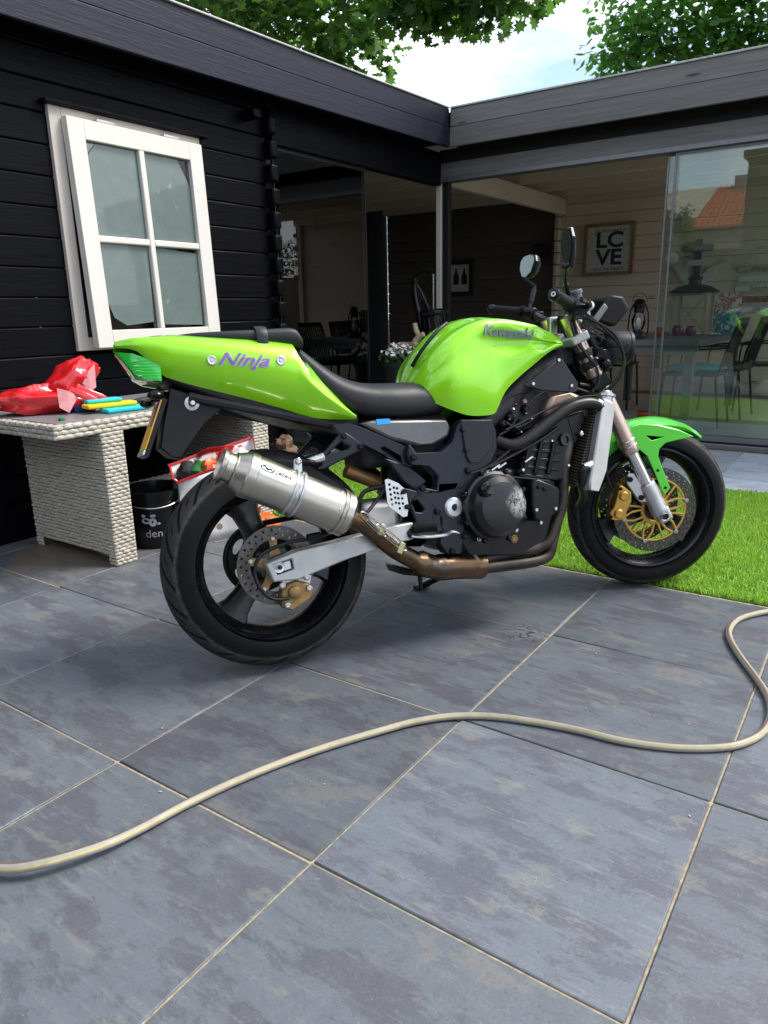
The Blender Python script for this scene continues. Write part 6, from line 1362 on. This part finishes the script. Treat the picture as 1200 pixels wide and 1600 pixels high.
# things on the table
TT = .749
def lantern(x, y):
    e = empty('oil_lantern', (x, y, TT), 'black oil storm lantern with bare bulb glass on the table', 'lantern'); m_ = 'dark_metal'
    t = MB(); t.lathe([(0, 0), (.078, 0), (.080, .01), (.07, .045), (.045, .058), (.038, .075), (0, .078)], (x, y, TT), (0, 0, 1), 28); part(t, 'tank', m_, e)
    t = MB(); t.lathe([(.040, .075), (.056, .12), (.056, .16), (.036, .215)], (x, y, TT), (0, 0, 1), 28); part(t, 'globe', 'lantern_glass', e)
    t = MB(); t.lathe([(.012, .078), (.016, .10), (.026, .125), (.022, .15), (.012, .17), (0, .18)], (x, y, TT), (0, 0, 1), 16); part(t, 'bulb', 'lens_clear', e)
    t = MB(); t.lathe([(.042, .215), (.044, .225), (.038, .25), (.046, .255), (.048, .285), (.034, .30), (.050, .305), (.030, .325), (.0, .33)], (x, y, TT), (0, 0, 1), 24); part(t, 'chimney', m_, e)
    for s in (-1, 1): t = MB(); t.tube(catmull([(x + s * .055, y, TT + .03), (x + s * .082, y, TT + .06), (x + s * .078, y, TT + .20), (x + s * .055, y, TT + .27), (x + s * .03, y, TT + .30)], 5), .006, 8); part(t, 'air_tube', m_, e)
    t = MB(); t.tube([(x + .062 * math.cos(a_), y, TT + .30 + .075 * math.sin(a_)) for a_ in np.linspace(0, math.pi, 16)], .0025, 6); part(t, 'bail', m_, e)
lantern(-.44, 5.62)
def jar(x, y, r_, mat, label):
    t = MB(); t.lathe([(0, .002), (r_ * .6, 0), (r_, r_ * .7), (r_ * .95, r_ * 1.3), (r_ * .7, r_ * 1.75), (r_ * .75, r_ * 1.85), (r_ * .66, r_ * 1.8), (r_ * .85, r_ * 1.2), (r_ * .5, .01), (0, .01)], (x, y, TT), (0, 0, 1), 24); build(t, 'candle_jar', MATS[mat], origin=(x, y, TT), label=label, cat='candle jar', group='glass candle jars on the table')
jar(-.345, 5.95, .045, 'amber_glass', 'round amber glass candle jar beside the oil lantern'); jar(-.26, 6.25, .050, 'purple_glass', 'round purple glass candle jar in the middle'); jar(-.17, 6.35, .046, 'purple_glass', 'darker purple glass candle jar behind the middle one')
e = empty('house_lantern', (-.28, 6.85, TT), 'pale wooden house lantern with black roof on the table', 'lantern')
hx0, hy0, hw_ = -.28, 6.85, .15
for sx in (-1, 1):
    for sy in (-1, 1): t = MB(); t.bb((hx0 + sx * hw_ - .014, hy0 + sy * hw_ - .014, TT + .02), (hx0 + sx * hw_ + .014, hy0 + sy * hw_ + .014, TT + .36)); part(t, 'post', 'pale_wood', e, bevel=.002)
for z in (.0, .36): t = MB(); t.bb((hx0 - hw_ - .02, hy0 - hw_ - .02, TT + z), (hx0 + hw_ + .02, hy0 + hw_ + .02, TT + z + .02)); part(t, 'plate', 'pale_wood', e, bevel=.003)
for a, c in (((-1, .02), (0, .19)), ((0, .19), (1, .36)), ((-1, .36), (0, .19)), ((0, .19), (1, .02))): t = MB(); t.beam((hx0 + a[0] * hw_, hy0 - hw_, TT + a[1]), (hx0 + c[0] * hw_, hy0 - hw_, TT + c[1]), .010, .010, (0, 1, 0)); part(t, 'brace', 'pale_wood', e)
t = MB(); t.lathe([(.235, .381), (.22, .40), (.15, .44), (.06, .46), (.05, .50), (.075, .51), (.03, .55), (.012, .56), (0, .60)], (hx0, hy0, TT), (0, 0, 1), 24, cap=False); part(t, 'roof', 'dark_metal', e)
t = MB(); t.box((-.05, 7.28, TT + .19), (.26, .02, .38)); build(t, 'canvas_painting', MATS['splash_painting'], origin=(-.05, 7.28, TT), label='small canvas splashed with turquoise and red leaning at the table end', cat='painting')
t = MB()
peb = []
for k in range(16):
    x, y, r_ = -.30 + random.uniform(0, .42), 5.9 + random.uniform(.42, .62), random.uniform(.014, .024); t = MB(); t.ball((x, y, TT + r_ * .7), (r_ * 1.2, r_, r_ * .7), 10, 6); build(t, 'pebble', MATS['shell'], origin=(x, y, TT), label='pale pebble scattered on the table by the candle jars', cat='pebble', group='pebbles on the table')
# wall decorations
ax0, az0 = -.51, 1.36
e = empty('anchor_sign', (ax0, BW, az0 - .16), 'weathered wooden anchor hanging on the back wall', 'anchor')
arc_ = [(ax0 + .21 * math.cos(a_), az0 + .06 + .20 * math.sin(a_)) for a_ in np.linspace(R(190), R(350), 16)] + [(ax0 + .30, az0 + .10), (ax0 + .16, az0 + .06)] + [(ax0 + .13 * math.cos(a_), az0 + .09 + .13 * math.sin(a_)) for a_ in np.linspace(R(335), R(205), 12)] + [(ax0 - .16, az0 + .06), (ax0 - .30, az0 + .10)]
t = MB(); t.prism(arc_, BW - .03, BW - .002); part(t, 'arms', 'sign_white', e, smooth=False)
t = MB(); t.bb((ax0 - .035, BW - .035, az0 - .10), (ax0 + .035, BW - .004, az0 + .34)); part(t, 'shank', 'ink_navy', e, bevel=.004); t = MB(); t.bb((ax0 - .15, BW - .04, az0 + .22), (ax0 + .15, BW - .008, az0 + .28)); part(t, 'stock', 'ink_navy', e, bevel=.004)
t = MB(); t.bb((ax0 - .10, BW - .045, az0 + .07), (ax0 + .10, BW - .036, az0 + .13)); part(t, 'name_board', 'sign_white', e, bevel=.003)
hsg = empty('hanging_sign', (.12, BW, .93), 'hanging sign of five small wooden boards on the back wall', 'sign')
for i, (z, w_, tx, m_) in enumerate(((1.375, .44, 'always', 'pale_wood'), (1.275, .40, '', 'sign_white'), (1.175, .46, 'beach', 'sign_white'), (1.065, .42, 'side of', 'oak'), (.965, .40, 'life', 'sign_white'))):
    t = MB(); t.bb((.12 - w_ / 2, BW - .02, z - .032), (.12 + w_ / 2, BW - .002, z + .032)); bd_ = part(t, 'board', m_, hsg, bevel=.006)
    if tx: flat_text(tx, .07, (.12, BW - .0215, z), (1, 0, 0), (0, 0, 1), 'ink_black', bd_, shear=.2)
t = MB(); t.tube([(-.05, BW - .01, 1.41), (.12, BW - .012, 1.60), (.29, BW - .01, 1.41)], .004, 6); t.tube([(-.02, BW - .009, 1.34), (-.02, BW - .009, .99)], .003, 6); t.tube([(.26, BW - .009, 1.34), (.26, BW - .009, .99)], .003, 6); part(t, 'cord', 'rope', hsg)
def strand(x, y, zs, label):
    e = empty('shell_string', (x, y, min(z for z, r_ in zs) - .05), label, 'wind chime', 'shell strings inside the door'); t = MB(); t.tube([(x, y, 2.25), (x, y, min(z for z, r_ in zs))], .0015, 5); part(t, 'string', 'rope', e)
    for k, (z, r_) in enumerate(zs): t = MB(); t.ball((x + random.uniform(-.01, .01), y, z), (r_, r_ * .5, r_ * .9), 12, 8); part(t, 'shell', 'shell', e)
strand(-.20, 5.35, ((1.92, .03), (1.86, .022), (1.80, .02), (1.74, .018)), 'string of small shells hanging high near the door edge'); strand(-.09, 5.12, ((1.78, .025), (1.66, .03), (1.52, .02), (1.36, .045)), 'string of shells with a round white one lowest beside the glass door')
# rug and lying bottle
t = MB(); t.bb((-.25, 5.25, .023), (1.3, 6.2, .030)); build(t, 'rug', MATS['rug_mat'], origin=(.5, 5.7, .023), label='grey green rug on the floor behind the glass doors', cat='rug', smooth=False)
t = MB(); t.lathe([(0, 0), (.03, .002), (.033, .01), (.033, .16), (.014, .21), (.013, .26), (.016, .262), (.016, .275), (0, .276)], (-.50, 6.0, .056), (1, .1, 0), 20); build(t, 'bottle', MATS['amber_glass'], origin=(-.36, 6.0, .023), label='brown bottle lying on the floor under the table', cat='bottle')

# crumbs, grit and dry leaf bits lying about on the slabs
t = MB(); rq = random.Random(5)
for k in range(55):
    x, y = rq.uniform(-1.6, 2.2), rq.uniform(-.6, 1.75); r_ = rq.uniform(.001, .0026); a_ = rq.uniform(0, 6.28)
    if rq.random() < .2: d_ = np.array([math.cos(a_), math.sin(a_), 0]) * r_ * 3; n_ = np.array([-d_[1], d_[0], 0]) * .4; c_ = np.array([x, y, .0026]); t.add([c_ - d_, c_ + n_ + [0, 0, .0012], c_ + d_, c_ - n_], [(0, 1, 2, 3)])
    else: t.ball((x, y, .0016 + r_ * .5), (r_, r_ * rq.uniform(.6, 1), r_ * .6), 6, 4)
build(t, 'grit', MATS['shell'], origin=(0, 0, 0), recalc=False, kind='stuff', label='pale crumbs and grit scattered on the slate slabs', cat='grit')
# ================================================================== TREES AND NEIGHBOURS
MAPLE = [(0, -.5), (.12, -.30), (.42, -.34), (.34, -.12), (.55, .08), (.26, .10), (.30, .34), (.10, .26), (0, .55), (-.10, .26), (-.30, .34), (-.26, .10), (-.55, .08), (-.34, -.12), (-.42, -.34), (-.12, -.30)]
OVAL = [(0, -.5), (.22, -.25), (.28, 0), (.18, .30), (0, .55), (-.18, .30), (-.28, 0), (-.22, -.25)]
def leaves(centres, per, spread, size, shape, name, mat, par, seed, droop=.5):
    r_ = np.random.default_rng(seed); S_ = np.array(shape); k = len(S_); C = np.repeat(np.array(centres), per, 0); n = len(C)
    d = r_.normal(0, 1, (n, 3)); d /= np.linalg.norm(d, axis=1)[:, None]; pos = C + d * (spread * r_.uniform(.15, 1, n) ** .5)[:, None] * np.array([1, 1, .62])
    up = r_.normal(0, .55, (n, 3)) + [0, 0, 1.0] + d * .5; up /= np.linalg.norm(up, axis=1)[:, None]
    a = r_.normal(0, 1, (n, 3)); a[:, 2] -= droop; a -= up * (a * up).sum(1)[:, None]; a /= np.linalg.norm(a, axis=1)[:, None]; b_ = np.cross(up, a)
    s = size * r_.uniform(.65, 1.25, n)
    V = pos[:, None] + s[:, None, None] * (S_[None, :, 0:1] * b_[:, None] + S_[None, :, 1:2] * a[:, None]) ; V += up[:, None] * (s[:, None, None] * -.25 * (S_[None, :, 0:1] ** 2))
    me = bpy.data.meshes.new(name); off = np.array(worg(par)); me.vertices.add(n * k); me.vertices.foreach_set('co', (V - off).ravel()); me.loops.add(n * k); me.loops.foreach_set('vertex_index', np.arange(n * k)); me.polygons.add(n); me.polygons.foreach_set('loop_start', np.arange(n) * k)
    me.update(calc_edges=True); me.materials.append(MATS[mat]); o = bpy.data.objects.new(name, me); COL.objects.link(o); o.parent = par; o['kind'] = 'stuff'; return o
def along(x, y, dist):
    d = CFW + (x - 600) / CF * CR - (y - 800) / CF * CU; d = d / np.linalg.norm(d); return CLOC + d * dist
def tree(name, label, base, cl, per, spread, size, shape, mat, seed, trunk_r, fork):
    e = empty(name, tuple(base), label, 'tree'); base = np.array(base, float); fork = np.array(fork, float)
    t = MB(); t.tube(catmull([base, base * .5 + fork * .5 + [.1, .05, 0], fork], 5), [trunk_r * (1 - .045 * i) for i in range(11)], 12); part(t, 'trunk', 'bark', e)
    t = MB()
    for c in cl[::2]: c = np.array(c); mid = fork * .45 + c * .55 + np.array([0, 0, .25]); t.tube(catmull([fork, mid, c], 4), list(np.linspace(trunk_r * .32, .012, 9)), 6)
    part(t, 'limbs', 'bark', e); leaves(cl, per, spread, size, shape, 'crown', mat, e, seed)
leaves([(fx + .08 * math.cos(a_), fy + .08 * math.sin(a_), .72) for a_ in (0, 1.3, 2.5, 3.8, 5.0)], 34, .11, .04, OVAL, 'blossoms', 'petal_white', pot, 21, 0)
leaves([(fx + .07 * math.cos(a_), fy + .07 * math.sin(a_), .66) for a_ in (0, 1.3, 2.5, 3.8, 5.0)], 40, .12, .05, OVAL, 'leaves', 'hedge_leaf', pot, 22)
rr = random.Random(11)
cl = [along(x, y, d) for x, y, d in [(290, -25, 7.6), (330, -40, 7.4), (370, -5, 8.6), (410, 25, 8.6), (455, 10, 8.0), (470, 60, 8.9), (510, 45, 8.2), (540, 75, 8.4), (560, 25, 7.6), (575, 85, 8.4), (600, 5, 7.4), (640, -30, 7.0), (650, 5, 7.2), (690, -30, 7.0), (700, 15, 7.3), (745, -40, 6.9), (750, 5, 7.2), (785, -35, 6.8), (805, -10, 7.2), (790, -75, 6.8), (430, -40, 8.6), (520, -30, 8), (400, 60, 9.4), (500, 90, 9.6), (450, 90, 9.8)]]
for k in range(34): cl.append(along(rr.uniform(150, 770), rr.uniform(-520, -75), rr.uniform(6.8, 9.5)))
tree('maple_tree', 'dark leafy maple tree hanging over the cabin roof', (-6.2, 6.4, -.06), cl, 120, .42, .115, MAPLE, 'maple_leaf', 3, .24, (-5.4, 6.0, 4.2))
cl = [along(x, y, d) for x, y, d in [(965, 80, 11.5), (980, 15, 11.4), (985, 55, 11.2), (1010, 90, 11.4), (1020, 10, 11.2), (1050, 55, 11.2), (1075, 90, 11.6), (1090, 15, 11.2), (1115, 55, 11.2), (1150, 30, 11.2), (1170, 70, 11.4), (1195, 20, 11.2), (1210, 60, 11.5), (1240, 40, 11.5), (970, 105, 11.8), (1130, 85, 11.8)]]
for k in range(34): cl.append(along(rr.uniform(1010, 1500), rr.uniform(-420, -30), rr.uniform(10.8, 13)))
tree('garden_tree', 'bright green leafy tree above the right roof', (-.6, 11.6, -.06), cl, 210, .55, .115, OVAL, 'bright_leaf', 4, .2, (-.6, 11.4, 3.2))

# fence and hedge past the open end of the garden room (seen in the left glass)
fn_ = empty('board_fence', (4.6, 9, 0), 'tall brown board fence standing past the garden room', 'fence')
t = MB(); t.bb((-.01, -.07, 0), (.01, .07, 1.75)); f0 = None
for k in range(62):
    y = 4.6 + k * .145
    if f0 is None: f0 = build(t, 'board', MATS['fence_wood'], fn_, origin=(0, 0, 0), bevel=.003); q = f0
    else: q = f0.copy(); COL.objects.link(q)
    q.parent = fn_; q.location = (random.uniform(-.004, .004), y - 9, -.06)
for z in (.35, 1.35): t = MB(); t.bb((4.615, 4.5, z), (4.66, 13.6, z + .08)); part(t, 'rail', 'fence_wood', fn_)
hg = empty('hedge', (4.9, 10.5, -.06), 'leafy hedge rising over the board fence', 'hedge')
t = MB(); t.tube([(4.9, 9, -.06), (4.9, 9, 1.6)], .04, 8); t.tube([(4.9, 11.5, -.06), (4.9, 11.5, 1.6)], .04, 8); part(t, 'stems', 'bark', hg)
leaves([(4.85 + rr.uniform(-.1, .25), rr.uniform(7.6, 13.2), rr.uniform(1.7, 2.35)) for k in range(60)], 60, .32, .07, OVAL, 'foliage', 'hedge_leaf', hg, 9)
fl_ = empty('flower_basket', (4.45, 11.2, 1.1), 'hanging basket of pink flowers on the board fence', 'flowers')
t = MB(); t.lathe([(0, 0), (.10, .02), (.17, .16), (.15, .16), (0, .10)], (4.40, 11.2, 1.1), (0, 0, 1), 20); part(t, 'basket', 'bark', fl_); leaves([(4.40, 11.2, 1.36), (4.42, 11.0, 1.30), (4.42, 11.4, 1.32)], 90, .2, .06, OVAL, 'blossoms', 'petal_pink', fl_, 5)

# houses behind the camera, seen mirrored in the right glass
nh = empty('neighbour_house', (-9, -39, -.06), 'brick house with red tiled roof and chimney mirrored in the glass', 'house')
t = MB(); t.bb((-15, -43, -.06), (-3.5, -36.3, 5.25)); part(t, 'wall', 'brick_grey', nh, smooth=False)
t = MB(); t.add([(-15.3, -35.9, 5.2), (-3.2, -35.9, 5.2), (-3.2, -39.6, 7.75), (-15.3, -39.6, 7.75), (-3.2, -43.3, 5.2), (-15.3, -43.3, 5.2)], [(0, 1, 2, 3), (3, 2, 4, 5), (1, 4, 2), (0, 3, 5)]); rf = part(t, 'roof', 'roof_red', nh, smooth=False)
for k in range(13):
    f = (k + .5) / 13; y = -35.9 - 3.7 * f; z = 5.2 + 2.55 * f; t = MB(); t.tube([(-15.3, y, z + .02), (-3.2, y, z + .02)], .07, 6); part(t, 'tile_row', 'roof_red', rf)
for k in range(40): x = -15.2 + k * .305; t = MB(); t.tube([(x, -35.85, 5.24), (x, -39.6, 7.80)], .06, 6); part(t, 'tile_column', 'roof_red', rf)
t = MB(); t.bb((-7.65, -39.9, 6.6), (-6.75, -39.0, 8.25)); part(t, 'chimney', 'brick_grey', nh, bevel=.02)
t = MB(); t.add([(-15, -36.6, 5.85), (-9.1, -36.6, 5.85), (-8.6, -39.4, 7.76), (-15, -39.4, 7.76), (-15, -36.6, 5.65), (-9.1, -36.6, 5.65), (-8.6, -39.4, 7.56), (-15, -39.4, 7.56)], [(0, 1, 2, 3), (7, 6, 5, 4), (0, 4, 5, 1), (1, 5, 6, 2)]); part(t, 'dormer_roof', 'roof_tan', nh, smooth=False)
for x in (-12.5, -9.5, -6.5): t = MB(); t.bb((x - .6, -36.29, 2.4), (x + .6, -36.24, 3.8)); w_ = part(t, 'window', 'white_lacquer', nh); t = MB(); t.bb((x - .5, -36.235, 2.5), (x + .5, -36.225, 3.7)); part(t, 'pane', 'smoke_glass', w_)
dh = empty('dark_house', (2.3, -8, -.06), 'black clad house wall mirrored at the right of the glass', 'house')
t = MB(); t.bb((-1.75, -9.5, -.06), (6.5, -8.0, 4.05)); part(t, 'wall', 'dark_wall', dh, smooth=False); t = MB(); t.bb((-1.85, -9.6, 4.05), (6.6, -7.9, 4.2)); part(t, 'roof', 'dark_metal', dh)
t = MB(); t.bb((-.6, -7.99, .9), (1.0, -7.95, 2.2)); w_ = part(t, 'window', 'white_lacquer', dh); t = MB(); t.bb((-.5, -7.945, 1.0), (.9, -7.935, 2.1)); part(t, 'pane', 'smoke_glass', w_)
bf = empty('back_fence', (-4.5, -8.4, -.06), 'dark fence closing the garden behind the viewer', 'fence')
for k in range(38): x = -7.3 + k * .146; t = MB(); t.bb((x, -8.42, -.06), (x + .14, -8.40, 2.25)); part(t, 'board', 'dark_wall', bf, smooth=False)
cy = empty('cypress', (-4.0, -12.5, -.06), 'slim dark cypress beyond the back fence', 'tree'); t = MB(); t.tube([(-4.0, -12.5, -.06), (-4.0, -12.5, 3.2)], [.10, .03], 8); part(t, 'trunk', 'bark', cy)
leaves([(-4.0 + rr.uniform(-1, 1) * .55 * (1 - z / 4.2), -12.5 + rr.uniform(-1, 1) * .55 * (1 - z / 4.2), z) for z in [.5 + 3.2 * k / 60 for k in range(60)]], 40, .22, .08, OVAL, 'crown', 'hedge_leaf', cy, 6)
